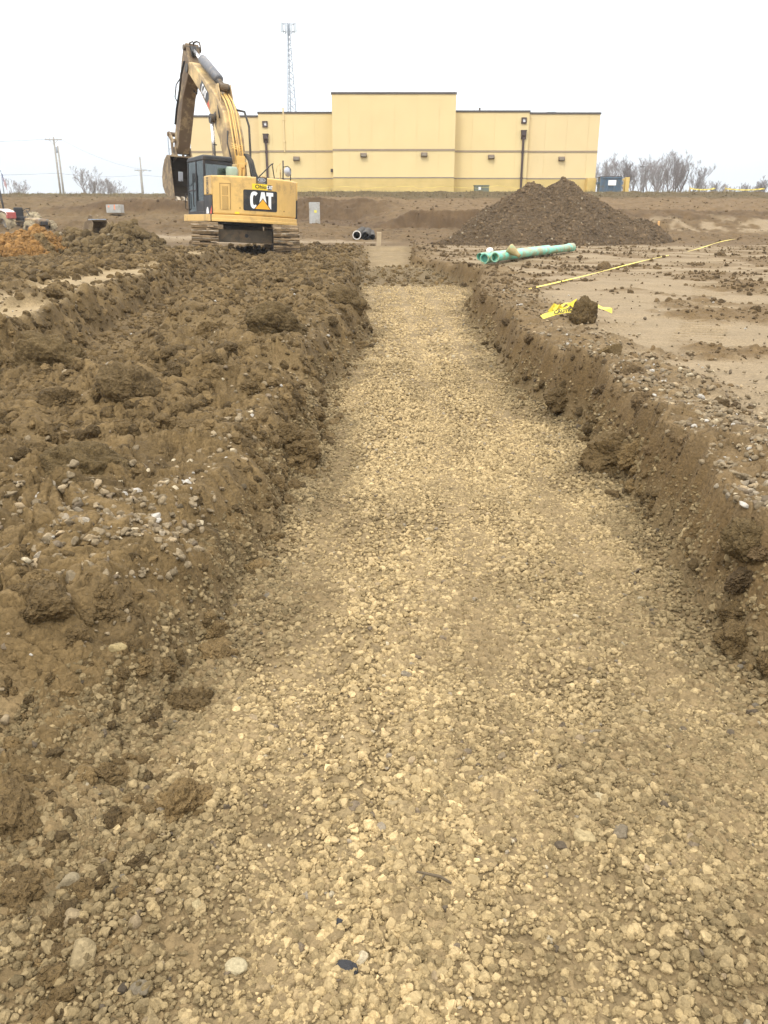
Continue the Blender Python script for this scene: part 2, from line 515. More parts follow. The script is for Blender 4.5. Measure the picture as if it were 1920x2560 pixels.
def terrain(x, y, full=True, spacing=None):
    """height and soil colour of the site at x,y"""
    it = lambda T, v: np.interp(v, T[0], T[1])
    r = np.hypot(x, y)
    if spacing is None: spacing = np.full(x.shape, 0.004)
    def lod(cell): return ss(1.6, 3.2, cell / spacing)
    yy = np.maximum(y, 0)
    wob = 0.09 * fbm(x * 1.1, y * 1.1, 3, 3) + 0.035 * fbm(x * 5, y * 5, 9, 3)
    xl = it(XL, yy) + wob * 1.1 + 0.05 * perlin(x * 0, y * 2.2, 5)
    xr = it(XR, yy) + wob * 0.6 + 0.05 * perlin(x * 0 + 4, y * 1.9, 6) + .035 * fbm(x * 1.2, y * 7, 7, 3)
    near = ss(3.0, 1.6, yy)
    wl = 0.25 + 0.35 * near; wr = 0.15 + 0.5 * near
    tL = np.clip((xl - x) / wl, 0, 1); tL = tL * (1.6 - 0.6 * tL) if True else tL
    tR = np.clip((x - xr) / wr, 0, 1); tR = tR ** 0.8
    fade = ss(38.5, 35.5, y)
    zf, zl, zr = it(ZF, yy), it(ZL, yy), it(ZR, yy)
    tF = np.clip(1 - tL - tR, 0, 1)
    z = zf * tF + zl * tL + zr * tR
    dL = xl - x; dR = x - xr
    # --- left side: heaved clay, with a track rut and its ledge
    led = it(LEDGE, yy) + 0.10 * fbm(x * 1.3, y * 1.3, 21, 3)
    onl = ss(6.2, 7.6, y) * ss(30, 24, y)
    ledge = ss(0.0, 0.22, led - x) * onl
    strip = ss(0.12, 0.3, led - x) * ss(1.25, .95, led - x) * onl * ss(-.3, .15, fbm(x * .9, y * .6, 23, 3) + .32 - .5 * ss(13, 17, y))
    lane = ss(0.0, 0.15, x - led) * ss(1.0, 0.7, x - led) * onl
    behind = ss(-5.6, -7.0, x) * ss(15.0, 17.5, y)
    hw = .25 * fbm(x * 1.8, y * 1.8, 25, 3)
    el = lambda cx, cy, rx, ry: ss(1.25, .7, ((x - cx) / rx) ** 2 + ((y - cy) / ry) ** 2 + hw)
    hol = el(-1.9, 4.55, .95, .33) + el(-.98, 6.9, .5, .42) + .8 * el(-2.3, 9.6, .7, .5) + .9 * el(-1.28, 2.05, .22, .22) + .8 * el(-1.9, 7.6, .5, .3)
    hol = np.clip(hol, 0, 1)
    lm = (1 - .75 * behind) * ss(0.10, 0.5, dL) * (1 - 0.95 * strip) * (1 - 0.8 * lane) * fade * (1 - 0.9 * hol) * (0.7 + 0.3 * ss(2.0, 3.6, yy))
    z = z - .13 * behind * tL
    z = z + ledge * 0.24 - lane * 0.19 * tL - hol * 0.13 * tL
    wx = x + 0.12 * fbm(x * 2.5, y * 2.5, 33, 2); wy = y + 0.12 * fbm(x * 2.5 + 9, y * 2.5, 34, 2)
    f1, f2, cid = worley(wx / 0.62, wy / 0.62, 41)
    lump = np.clip(1 - f1 * 1.15, 0, 1) * (0.35 + cid)
    big = fbm(x * 0.55, y * 0.55, 61, 3)
    rough = 0.55 + 0.45 * ss(-0.25, 0.35, fbm(x * 0.9, y * 0.9, 66, 2))
    rdg = (1 - np.abs(fbm(x * 1.5, y * 1.5, 62, 3))) ** 2
    tq = (fbm(wx * .85 + 5, wy * .85, 63, 4) * .5 + .5) * 4.0 + .35 * perlin(wx * 3.1, wy * 3.1, 64)
    ter = (np.floor(tq) + ss(.0, .35, tq - np.floor(tq))) / 4.0 - .5
    z = z + lm * (1 - .45 * ss(8, 14, y)) * (0.13 * lump * rough - .04 + 0.07 * big + 0.07 * (rdg - .5) * rough + .19 * ter)
    g1, g2, gid = worley(wx / 0.21 + 3, wy / 0.21, 43)
    gt = np.clip((g2 - g1) / .30, 0, 1)
    z = z + lm * lod(0.21) * rough * 0.075 * (1 - (1 - gt) ** 2) * (0.2 + gid)
    out = dict(tL=tL, tR=tR, tF=tF, dL=dL, dR=dR, strip=strip, lane=lane, hol=hol, lm=lm, fade=fade)
    # --- right side: scraped flat mud with streaks of clods
    rm = tR * fade
    edge = ss(1.15 + .35 * ss(6.5, 8.5, y), 0.25, dR + .3 * fbm(x * 1.5, y * 1.5, 69, 3)) * rm
    streak = ss(0.0, 0.42, fbm(x * 0.5 + 2, y * 0.5, 71, 4) + 0.25 * perlin(x * 1.7, y * 1.9, 77)) * ss(0.5, 1.2, dR)
    far_r = ss(14, 22, y)
    streak = np.clip(streak + 0.7 * far_r * ss(-0.1, 0.3, fbm(x * 0.4, y * 1.2, 73, 2)), 0, 1)
    out.update(rm=rm, edge=edge, streak=streak)
    z = z + rm * 0.035 * fbm(x * 0.6, y * 0.6, 81, 3) + edge * (0.03 + 0.07 * fbm(x * 1.6, y * 1.6, 83, 3) + .05 * lump)
    c1, c2, ccid = worley(wx / 0.17 + 8, wy / 0.17, 45)
    z = z + rm * lod(0.17) * np.clip(streak + 0.5 * edge, 0, 1) * 0.055 * np.clip(1 - c1 * 1.1, 0, 1) * (0.3 + ccid)
    tread = 0
    for (ax, ay, bx, by) in ((2.6, 7.0, 9.5, 24.0), (4.3, 6.6, 11.2, 23.6), (9.0, 9.0, 3.4, 21.0)):
        L_ = math.hypot(bx - ax, by - ay); ux, uy = (bx - ax) / L_, (by - ay) / L_
        u = (x - ax) * ux + (y - ay) * uy; v = -(x - ax) * uy + (y - ay) * ux + .12 * np.sin(u * .35)
        tread = np.maximum(tread, ss(.30, .22, np.abs(v)) * ss(0, 1, u) * ss(L_, L_ - 2, u) * ss(-.35, .15, fbm(x * .6 + ax, y * .6, 79, 2)) * (.5 + .5 * np.sign(np.sin(u * 2 * np.pi / .2))))
    tread = tread * rm * (1 - edge)
    z = z - .022 * tread
    out.update(tread=tread)
    # --- trench floor
    fl = tF * fade
    z = z + fl * (0.018 * fbm(x * 1.4, y * 0.8, 91, 3) + 0.010 * fbm(x * 6, y * 4, 94, 2))
    rut = sum(np.exp(-((x - c - 0.015 * np.sin(y * 0.9 + c * 20)) / w) ** 2) * a for c, w, a in
              ((-0.10, .035, .016), (0.045, .03, .014), (-.02, .05, -.012), (-.30, .10, -.014), (.42, .09, -.010), (.62, .06, .009), (1.0, .12, -.012), (-.42, .1, -.01)))
    z = z + fl * rut * (0.6 + 0.8 * perlin(x * 0.5, y * 0.9, 98))
    # --- far pit and bank
    farm = ss(34.5, 38.5, y)
    jag = 0.9 * fbm(x * 0.16, y * 0.02, 111, 3) + 0.30 * fbm(x * 0.9, y * 0.5, 113, 4)
    wm_l = ss(-6.5, -9.5, x); wm_r = ss(10.5, 14, x)
    zfar = it(PM, y + jag) * (1 - wm_l) * (1 - wm_r) + it(PLF, y + jag * .6) * wm_l + it(PR, y + jag * 0.7) * wm_r
    wc = ss(2.2, -1.5, x + .8 * fbm(y * .2, x * .4, 119, 2)) * ss(-9.5, -7, x)
    zfar = zfar * (1 - wc) + it(PC, y + jag * .7) * wc
    ridge = np.interp(x, [-26, -22, -18.5, -16, -11, -8, -5, -3], [0, .06, .38, .66, .60, .66, .35, 0]) * np.exp(-((y - 51.6 - .3 * jag) / 1.1) ** 2)
    rampb = np.exp(-(((x + 4.4) / 2.3) ** 2)) * np.interp(y, [41, 43, 48, 50, 50.6, 52], [0, .12, .42, .36, .2, 0])
    zfar = zfar + ridge * wm_l * 1.25 + rampb
    zfar = zfar + ss(76, 70, y) * (0.10 * fbm(x * 0.8, y * 0.8, 115, 4) + 0.05 * fbm(x * 3, y * 3, 117, 3)) * ss(40, 43, y)
    z = z * (1 - farm) + zfar * farm
    out.update(farm=farm, wm_l=wm_l, wm_r=wm_r, ridge=ridge, wc=wc)
    if not full:
        return z, out
    # --- fine relief
    domes, kid = facet(x, y, .050, 141); domes = domes * lod(.050)
    grains, sid = facet(x + 5, y, .022, 143, .22); grains = grains * lod(.022)
    packed = ss(-0.35, 0.35, fbm(x * 1.7, y * 1.1, 151, 3))            # where the stones are pressed flat under clay
    z = z + fl * (0.30 + 0.70 * packed) * (0.013 * domes + 0.004 * grains)
    crumb, pid = facet(wx + 1, wy, .10, 145, .25); crumb = crumb * lod(.10)
    z = z + (lm * 0.035 + tL * (1 - lm) * (1 - strip) * (1 - hol) * 0.022 * fade + rm * (edge * .028 + streak * 0.02)) * crumb
    cl = np.clip(tL * (1 - strip * .9) * (1 - hol * .85) * fade + rm * np.clip(edge + .5 * streak + .06, 0, 1), 0, 1)
    z = z + cl * (0.009 * domes + 0.003 * grains)
    z = z + farm * ss(72, 66, y) * 0.06 * fbm(x * 5, y * 5, 161, 2) * lod(0.25)
    out.update(kid=kid, sid=sid, gid=gid, packed=packed, pid=pid)
    # --- soil colour
    n1 = fbm(x * 1.3, y * 1.3, 171, 4)[..., None]
    n2 = fbm(x * 7, y * 7, 173, 3)[..., None]
    C = lambda *c: np.array(c)
    E = lambda a: a[..., None]
    c_floor = C(0.2050, 0.1500, 0.0780) * (1 + .10 * n1 + .08 * n2 + .30 * E(kid - .5) * E(lod(.050)) + .20 * E(sid - .5) * E(lod(.022)) + .08 * E(packed - .5))
    c_clay = C(.122, .082, .0355) * (1 + .18 * n1 + .14 * n2 + .25 * E(gid - .5) + .25 * E(pid - .5))
    c_strip = C(.275, .205, .112) * (1 + .12 * n1 + .08 * n2)
    c_mud = C(0.2280, 0.1720, 0.1020) * (1 + .10 * n1 + .06 * n2)
    c_dark = C(0.133, 0.088, 0.041) * (1 + .15 * n2)
    c_edge = C(0.138, 0.093, 0.044) * (1 + .12 * n1 + .2 * E(kid - .5))
    c_wall = C(0.122, 0.080, 0.035) * (1 + .12 * n1 + .1 * n2)
    cL = c_clay * (1 - E(strip)) + c_strip * E(strip)
    cL = cL * (1 - E(hol * .55)) + C(.25, .182, .095) * E(hol * .55)
    cR = c_mud * (1 - E(streak)) + c_dark * E(streak)
    cR = cR * (1 - .35 * E(tread)) + c_dark * .35 * E(tread)
    cR = cR * (1 - E(edge)) + c_edge * E(edge)
    wallR = ss(0.02, 0.3, tR) * ss(1.0, 0.75, tR)
    cR = cR * (1 - E(wallR)) + c_wall * E(wallR)
    mf = ss(0.55, 0.95, tF + 0.12 * n2[..., 0])
    side = np.where(tL > tR, 1.0, 0.0)
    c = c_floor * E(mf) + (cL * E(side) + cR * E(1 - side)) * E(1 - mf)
    smear = (np.exp(-((x + .10) / .045) ** 2) + np.exp(-((x - .045) / .04) ** 2)) * ss(1.4, 1.75, y) * ss(3.1, 2.3, y) * mf
    smear = np.clip(smear, 0, 1) * .45 * ss(-.35, .25, fbm(x * 9, y * 3.5, 179, 3))
    c = c * (1 - E(smear)) + C(.365, .275, .145) * E(smear)
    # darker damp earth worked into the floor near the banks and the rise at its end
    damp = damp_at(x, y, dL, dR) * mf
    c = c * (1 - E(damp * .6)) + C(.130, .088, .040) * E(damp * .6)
    rise = ss(20.9, 21.4, y) * ss(23.4, 22.6, y) * mf
    c = c * (1 - E(rise * .85)) + C(.125, .09, .047) * E(rise * .85)
    cf_floor = C(0.1144, 0.0743, 0.0344) * (1 + .22 * n1 + .1 * n2)
    cf_cut = C(0.0853, 0.0531, 0.0249) * (1 + .25 * n1 + .1 * n2)
    cf_bench = C(0.1383, 0.0917, 0.0456) * (1 + .2 * n1)
    cf_lip = C(0.0874, 0.0627, 0.0292) * (1 + .25 * n2)
    cf_grass = C(0.1175, 0.0782, 0.0361) * (1 + .25 * n1 + .1 * n2)
    cf_top = C(0.177, 0.156, 0.089) * (1 + .1 * n1)
    yj = y + jag
    a_cut = ss(49.3, 50.9, yj) * ss(52.0, 51.75, yj) * (1 - .35 * wm_r)
    yk = y + jag * .7
    a_cut = a_cut * (1 - wc) + wc * ss(48, 51.5, yk) * ss(57.3, 57.0, yk)
    a_bench = ss(51.75, 52.0, yj) * (1 - wc) + wc * ss(57.0, 57.3, yk)
    a_lip = ss(62.4, 64.2, y + .3 * jag)
    cf = cf_floor * (1 - E(a_cut)) + cf_cut * E(a_cut)
    cf = cf * (1 - E(a_bench)) + cf_bench * E(a_bench)
    lf = cf_grass * (1 - E(ss(.05, .3, ridge))) + cf_cut * E(ss(.05, .3, ridge))
    lf = lf * (1 - E(ss(46.5, 44.8, y))) + cf_floor * .92 * E(ss(46.5, 44.8, y))
    cf = cf * (1 - E(wm_l)) + lf * E(wm_l)
    cf = cf * (1 - E(a_lip)) + cf_lip * E(a_lip)
    a_top = ss(67.5, 70, y)
    cf = cf * (1 - E(a_top)) + cf_top * E(a_top)
    pale = np.exp(-((y - 41.2) / .8) ** 2) * ss(1.0, -1.0, x)
    cf = cf * (1 - E(pale * .75)) + C(.27, .21, .135) * E(pale * .75)
    mott = wm_r * ss(46.2, 47.5, yj) * ss(51, 49.5, yj) * ss(-.1, .3, fbm(x * .8, y * .5, 181, 3))
    cf = cf * (1 - E(mott)) + C(0.230, 0.173, 0.104) * E(mott)
    c = c * (1 - E(farm)) + cf * E(farm)
    return z, out, np.clip(c, .01, .9)


def ground_z(x, y, full=False):
    x = np.atleast_1d(np.asarray(x, float)); y = np.atleast_1d(np.asarray(y, float))
    return terrain(x, y, full)[0]


def gz(x, y):
    return float(ground_z(x, y)[0])


QUAL = 1.0
rows = [0.0, 0.12, 0.25]
r = 0.25
while r < 3500:
    if r < 0.95: d = 0.02
    elif r < 41.5: d = min(r * r / 1000 * .72, 0.0040 * r) * QUAL
    elif r < 76: d = 0.11 * QUAL
    else: d = (r - 75) * 0.06 + 0.11
    r += d
    rows.append(r)
rows = np.array(rows)
da = 0.00138 * QUAL
dense = np.arange(-R(31), R(31), da)
outer = [R(31)]
st = da
while outer[-1] < math.pi:
    st = min(st * 1.12, R(4)); outer.append(outer[-1] + st)
outer = np.array(outer[:-1]); outer = outer[outer < math.pi - 0.02]
ang = np.concatenate([-outer[::-1], dense[1:], outer])
nr, na = len(rows), len(ang)
RR, AA = np.meshgrid(rows, ang, indexing='ij')
GX, GY = RR * np.sin(AA), RR * np.cos(AA)
drow = np.gradient(rows)
SP = np.maximum(np.maximum(drow[:, None], RR * np.gradient(ang)[None, :]), 0.0012)
GZ, GO, GC = terrain(GX, GY, True, SP)
V = np.stack([GX, GY, GZ], -1).reshape(-1, 3)
i, j = np.meshgrid(np.arange(nr - 1), np.arange(na), indexing='ij')
j2 = (j + 1) % na
F = np.stack([i * na + j, i * na + j2, (i + 1) * na + j2, (i + 1) * na + j], -1).reshape(-1, 4)
ground = np_mesh('ground', V, F, M_GROUND, GC.reshape(-1, 3))
tag(ground, 'churned clay building site with a gravel-floored trench and a cut bank behind', 'ground', kind='structure')
del V, F, GX, GY, GZ, GO, GC, SP, RR, AA


# ------------------------------------------------------------------ rocks and clods
def ico(sub):
    import bmesh
    bm = bmesh.new()
    bmesh.ops.create_icosphere(bm, subdivisions=sub, radius=1.0)
    v = np.array([p.co[:] for p in bm.verts]); f = np.array([[p.index for p in q.verts] for q in bm.faces])
    bm.free()
    return v, f


def rock_shapes(sub, n, seed, lumpy):
    g = np.random.default_rng(seed)
    v, f = ico(sub)
    out = []
    for _ in range(n):
        m = 11 if not lumpy else 12
        nn = g.normal(size=(m, 3)); nn /= np.linalg.norm(nn, axis=1)[:, None]
        hh = g.uniform(0.46, 0.92, m)
        d = v @ nn.T
        rad = np.where(d > 0.05, hh / np.maximum(d, 0.05), 9).min(axis=1)
        rad = np.minimum(rad, 1.05)
        if lumpy:
            o = g.uniform(-50, 50, 3)
            rad = .36 + .55 * rad + .26 * perlin3(v * 1.7 + o, 3) + .32 * np.minimum(np.abs(perlin3(v * 2.6 + o, 5)), .35)
            if sub >= 3: rad = rad + .23 * np.minimum(np.abs(perlin3(v * 5.5 + o, 7)), .3)
            if sub >= 4: rad = rad + .13 * np.minimum(np.abs(perlin3(v * 12 + o, 9)), .3) + .035 * perlin3(v * 25 + o, 11)
        else:
            rad = rad * (1 + g.normal(size=len(v)) * 0.015)
        p = v * rad[:, None] * g.uniform(0.75, 1.15, 3) * (np.array([1, 1, .72]) if not lumpy else np.array([1, 1, .8]))
        out.append(p)
    return np.array(out), f


def scatter(name, sub, pos, size, col, seed, lumpy=False, material=None, tilt=0.5, sink=0.25):
    g = np.random.default_rng(seed)
    S, f = rock_shapes(sub, 24, seed + 1, lumpy)
    n = len(pos)
    var = g.integers(0, len(S), n)
    a = g.uniform(0, 2 * np.pi, n); t = g.normal(size=(n, 2)) * tilt
    ca, sa = np.cos(a), np.sin(a)
    Rz = np.zeros((n, 3, 3)); Rz[:, 0, 0] = ca; Rz[:, 0, 1] = -sa; Rz[:, 1, 0] = sa; Rz[:, 1, 1] = ca; Rz[:, 2, 2] = 1
    cx, sx = np.cos(t[:, 0]), np.sin(t[:, 0])
    Rx = np.zeros((n, 3, 3)); Rx[:, 0, 0] = 1; Rx[:, 1, 1] = cx; Rx[:, 1, 2] = -sx; Rx[:, 2, 1] = sx; Rx[:, 2, 2] = cx
    cy, sy = np.cos(t[:, 1]), np.sin(t[:, 1])
    Ry = np.zeros((n, 3, 3)); Ry[:, 0, 0] = cy; Ry[:, 0, 2] = sy; Ry[:, 1, 1] = 1; Ry[:, 2, 0] = -sy; Ry[:, 2, 2] = cy
    Rm = Rz @ Rx @ Ry
    V = np.einsum('nij,nvj->nvi', Rm, S[var] * size[:, None, None])
    p = pos.copy(); p[:, 2] += size * (0.5 - sink * 2)
    V = V + p[:, None, :]
    nv = S.shape[1]
    F = (f[None] + (np.arange(n) * nv)[:, None, None]).reshape(-1, 3)
    C = np.repeat(col, nv, axis=0)
    return V.reshape(-1, 3), F, C


def join(parts):
    Vs, Fs, Cs, o = [], [], [], 0
    for v, f, c in parts:
        Vs.append(v); Fs.append(f + o); Cs.append(c); o += len(v)
    return np.concatenate(Vs), np.concatenate(Fs), np.concatenate(Cs)


def sample(n, r0, r1, power, amax=R(29), seed=0):
    """random ground points; power 2 = even on the ground, 0 = even in log distance"""
    g = np.random.default_rng(seed)
    u = g.random(n)
    r = np.sqrt(r0 * r0 + u * (r1 * r1 - r0 * r0)) if power == 2 else r0 * (r1 / r0) ** u
    a = g.uniform(-amax, amax, n)
    return r * np.sin(a), r * np.cos(a)


def stone_cols(n, base, g, odd=0.10, spread=0.13):
    c = np.array(base)[None] * (1 + g.normal(size=(n, 1)) * spread)
    k = g.random(n)
    odd_c = np.array([[.23, .19, .135], [.17, .13, .085], [.33, .25, .15], [.40, .335, .225], [.13, .10, .066]])
    sel = k < odd
    c[sel] = odd_c[g.integers(0, len(odd_c), sel.sum())] * (1 + g.normal(size=(sel.sum(), 1)) * .1)
    return np.clip(c, .015, .8)


FLOORC = (.378, .284, .148)
gparts = []
# (count, r0, r1, subdivision, smallest, largest, spread power, half angle, crumbs of clay instead of stone)
for k, (n, r0, r1, sub, lo, hi, pw, amax, crumbs) in enumerate([
        (6500, .95, 2.5, 3, .009, .025, 1.8, R(38), False), (9000, .95, 2.5, 3, .007, .018, 1.4, R(38), True),
        (26000, .95, 2.6, 2, .004, .009, 1.0, R(38), True), (16000, .95, 2.6, 2, .004, .010, 1.0, R(38), False),
        (22000, 2.4, 4.8, 2, .007, .024, 1.8, R(31), False), (34000, 2.4, 4.8, 2, .006, .017, 1.1, R(31), True),
        (30000, 4.6, 9.5, 1, .012, .028, 1.4, R(19), False), (30000, 4.6, 9.5, 1, .010, .024, 1.1, R(19), True),
        (22000, 9.5, 23, 1, .020, .036, 1.2, R(8), False)]):
    x, y = sample(n, r0, r1, 2 if r1 < 4.9 else 0, amax, 300 + k)
    z, o = terrain(x, y, False)
    g = np.random.default_rng(400 + k)
    pk = ss(-0.5, 0.2, fbm(x * 1.7, y * 1.1, 151, 3))
    rm_ = (np.exp(-((x + .10) / .04) ** 2) + np.exp(-((x - .045) / .035) ** 2)) * ss(1.35, 1.75, y) * ss(3.1, 2.3, y) * ss(-.3, .2, fbm(x * 9, y * 3.5, 179, 3))
    keep = (g.random(n) > .7 * rm_) & (o['tF'] > (.45 if not crumbs else .3)) & (g.random(n) < .35 + .65 * pk) & (y > .5)
    x, y, z = x[keep], y[keep], z[keep]; m = len(x)
    s = lo * (hi / lo) ** (g.random(m) ** pw)
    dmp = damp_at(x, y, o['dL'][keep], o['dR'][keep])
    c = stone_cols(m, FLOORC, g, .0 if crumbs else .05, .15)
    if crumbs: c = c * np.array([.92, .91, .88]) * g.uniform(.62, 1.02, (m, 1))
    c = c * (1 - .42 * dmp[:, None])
    rs = ss(20.9, 21.4, y) * ss(23.4, 22.6, y)
    c = c * (1 - .5 * rs[:, None])
    band = np.exp(-((x - .44) / .10) ** 2) + np.exp(-((x + .30) / .10) ** 2) + np.exp(-((x - 1.02) / .10) ** 2)
    gparts.append(scatter('g', sub, np.stack([x, y, z + .008 - .55 * s * np.clip(band, 0, 1)], 1), s, c, 500 + k, crumbs, tilt=.5, sink=.22 if crumbs else .28))
gv, gf, gc = join(gparts)
gravel = np_mesh('gravel', gv, gf, M_STONE, gc, smooth=False)
tag(gravel, 'mud coated crushed gravel covering the trench floor', 'gravel', kind='stuff')

def pebble_zone(x, y):
    return np.exp(-(((x + 1.22) / .40) ** 2 + ((y - 3.25) / .42) ** 2)) + .7 * np.exp(-(((x + .92) / .14) ** 2 + ((y - 5.6) / 1.6) ** 2)) + .6 * np.exp(-(((x + .75) / .2) ** 2 + ((y - 8.6) / .8) ** 2))


# pale clean pebbles along both trench banks
pparts = []
for k, (n, r0, r1, sub) in enumerate([(34000, 1.4, 4.2, 3), (36000, 4.2, 14, 2)]):
    x, y = sample(n, r0, r1, 0, R(31), 700 + k)
    z, o = terrain(x, y, False)
    g = np.random.default_rng(720 + k)
    pl = (.75 * pebble_zone(x, y) + .06) * (o['tL'] > .7)
    pr = (np.exp(-((o['dR'] - .42) / .30) ** 2) * (y < 8.5) + .35 * np.exp(-((o['dR'] - .5) / .5) ** 2) + .05) * (o['tR'] > .9)
    keep = g.random(n) < np.clip(pl * .8 + pr * .55, 0, 1)
    x, y, z = x[keep], y[keep], z[keep]; m = len(x)
    s = np.maximum(.008 * (.032 / .008) ** (g.random(m) ** 1.5), .0016 * y)
    c = stone_cols(m, (.20, .155, .095), g, .22, .18)
    lgt = g.random(m) < .035
    c[lgt] = np.array([.40, .37, .32])
    pparts.append(scatter('p', sub, np.stack([x, y, z + .02], 1), s, c, 740 + k, False, tilt=.4, sink=.25))
pv, pf, pc = join(pparts)
pebbles = np_mesh('pebbles', pv, pf, M_STONE, pc, smooth=True)
tag(pebbles, 'pale grey and tan pebbles strewn along the tops of the trench banks', 'pebbles', kind='stuff')

# crumbled clay over the heaved ground
cparts = []
for k, (n, r0, r1, sub, lo, hi) in enumerate([(300, 1.5, 5, 5, .045, .12), (460, 5, 16, 5, .09, .24), (300, 16, 36, 4, .14, .30), (16000, 1.2, 4.5, 3, .009, .036), (46000, 1.2, 4.5, 2, .004, .012), (44000, 4.5, 13, 3, .012, .06), (30000, 13, 37, 2, .03, .12)]):
    x, y = sample(n, r0, r1, 0, R(31), 800 + k)
    z, o = terrain(x, y, False)
    g = np.random.default_rng(820 + k)
    rise = ss(20.8, 21.3, y) * ss(23.6, 22.8, y) * o['tF']
    pl = (o['tL'] + (.8 * rise if k > 2 else .3 * rise)) * (1 - .97 * o['strip']) * (1 - .8 * o['hol']) * (1 - .3 * o['lane'])
    pl = pl * (1 - .85 * np.clip(pebble_zone(x, y), 0, 1))
    if k < 3: pl = pl * (1 - ss(-5.6, -7.0, x) * ss(14.0, 16.5, y)) * ss(.05, .3, o['dL']) * (.25 + .75 * ss(-.1, .3, fbm(x * .9, y * .9, 66, 2)))
    wallr = (o['tR'] > .1) & (o['tR'] < .98)
    foot = ss(.22, .0, np.abs(np.minimum(-o['dL'], -o['dR'] + .05))) * o['tF']
    pr = o['tR'] * np.clip(.55 * o['streak'] + .9 * o['edge'], 0, 1) * (.7 if k > 2 else .30) + wallr * (.35 if k > 2 else .9) + .5 * foot
    keep = (g.random(n) < np.clip(pl + pr, 0, 1)) & (y < 36.5)
    x, y, z = x[keep], y[keep], z[keep]; m = len(x)
    s = lo * (hi / lo) ** (g.random(m) ** 2.1)
    on_r = (o['tR'] > .5)[keep]
    s = np.where(on_r, s * (.6 if k > 2 else .75), s)
    c = np.array([.122, .082, .0355])[None] * np.clip(1 + g.normal(size=(m, 1)) * .24, .62, 1.6)
    c[on_r] *= np.array([1.0, 1.0, 1.12])
    cparts.append(scatter('c', sub, np.stack([x, y, z + .1 * s], 1), s, np.clip(c, .008, .7), 840 + k, True, tilt=.8 if k > 2 else .35, sink=.3 if k > 2 else .42))
g = np.random.default_rng(871)
n = 10000
x = g.uniform(-34, 36, n); y = 37 + 30 * g.random(n)
z, o, c = terrain(x, y, True)
keep = (g.random(n) < .25 + .75 * ss(-.1, .4, fbm(x * .35, y * .35, 311, 3))) & (y < 66.6)
s = .03 * (.13 / .03) ** (g.random(n) ** 3)
c = c * (1 + g.normal(size=(n, 1)) * .16)
cparts.append(scatter('c', 2, np.stack([x, y, z], 1)[keep], s[keep], np.clip(c[keep] * .97, .02, .6), 873, True, tilt=.8, sink=.25))
cv, cf_, cc = join(cparts)
clods = np_mesh('soil_clods', cv, cf_, M_CLOD, cc, smooth=False)
tag(clods, 'loose crumbled brown clay clods over the heaved banks', 'soil clods', kind='stuff')
del gv, gf, gc, pv, pf, pc, cv, cf_, cc, gparts, pparts, cparts

# ================================================================== excavator
EX = empty('excavator', (-4.73, 28.8, 0.50), 0, 'large yellow tracked excavator seen from behind with its boom raised and bucket curled', 'excavator')
ROLL = Matrix.Rotation(R(3.0), 4, 'Y')


def MU():   # upper structure turns 30 degrees to the left and leans with the ground
    return Matrix.Rotation(R(30), 4, 'Z') @ ROLL


def ML():
    return Matrix.Translation((-.09, 0, 0)) @ Matrix.Rotation(R(12), 4, 'Z') @ Matrix.Rotation(R(2.4), 4, 'Y')


def up(b, name, m, parent=EX, **k):
    return b.xf(MU()).build(name, m, parent, **k)


def low(b, name, m, parent=EX, **k):
    return b.xf(ML()).build(name, m, parent, **k)


# tracks
for sx in (-1.27, 1.27):
    L2, H = 1.72, 0.47          # straight half length, loop radius
    loop = []
    n_arc = 12
    per = 2 * (2 * L2) + 2 * math.pi * H
    n_shoe = 46
    tb = MB(); eb = MB()
    for q in range(n_shoe):
        s = (q + 0.35) / n_shoe * per
        if s < 2 * L2: y, z, a = -L2 + s, 0.0, 0.0
        elif s < 2 * L2 + math.pi * H:
            w = (s - 2 * L2) / H; y, z, a = L2 + H * math.sin(w), H - H * math.cos(w), w
        elif s < 4 * L2 + math.pi * H: y, z, a = L2 - (s - 2 * L2 - math.pi * H), 2 * H, math.pi
        else:
            w = (s - 4 * L2 - math.pi * H) / H; y, z, a = -L2 - H * math.sin(w), H + H * math.cos(w), math.pi + w
        rot = Matrix.Rotation(a, 3, 'X')
        wob = random.uniform(-.006, .006)
        c = Vector((sx, y, z)) + rot @ Vector((0, 0, 0.0))
        tb.obox(c, (.83, .165, .045), rot)
        for gy in (-.05, .0, .05):
            cc_ = c + rot @ Vector((random.uniform(-.004, .004), gy, -.036 + wob * .5))
            (eb if gy == 0 else tb).obox(cc_, (.82, .018, .04), rot)
        # packed mud between the grousers
        for _ in range(2):
            cx = random.uniform(-.36, .36)
            cc_ = c + rot @ Vector((cx, random.uniform(-.06, .06), -.03))
            tb.obox(cc_, (random.uniform(.08, .3), .08, random.uniform(.03, .065)), rot)
    t = low(tb, 'track', M['track'], bevel=.006, seg=1)
    low(eb, 'grouser', M['trackedge'], t)
    fb = MB()
    fb.prism_x([(-1.75, .26), (1.75, .26), (1.95, .47), (1.75, .72), (-1.75, .72), (-1.95, .47)], sx - .17, sx + .17)
    fr = low(fb, 'track_frame', M['under'], bevel=.03)
    sp = MB()
    sp.lathe([(0, -.14), (.36, -.14), (.40, -.08), (.40, .08), (.36, .14), (0, .14)], (sx, -L2, H), (1, 0, 0), 28)
    low(sp, 'sprocket', M['under'], smooth=False)
    sp = MB()
    sp.lathe([(0, -.14), (.34, -.14), (.39, -.06), (.39, .06), (.34, .14), (0, .14)], (sx, L2, H), (1, 0, 0), 28)
    low(sp, 'idler', M['under'])
    rb = MB()
    for q in range(7):
        rb.lathe([(0, -.22), (.13, -.22), (.13, .22), (0, .22)], (sx, -1.35 + .45 * q, .17), (1, 0, 0), 14)
    low(rb, 'track_roller', M['under'])
cb = MB()
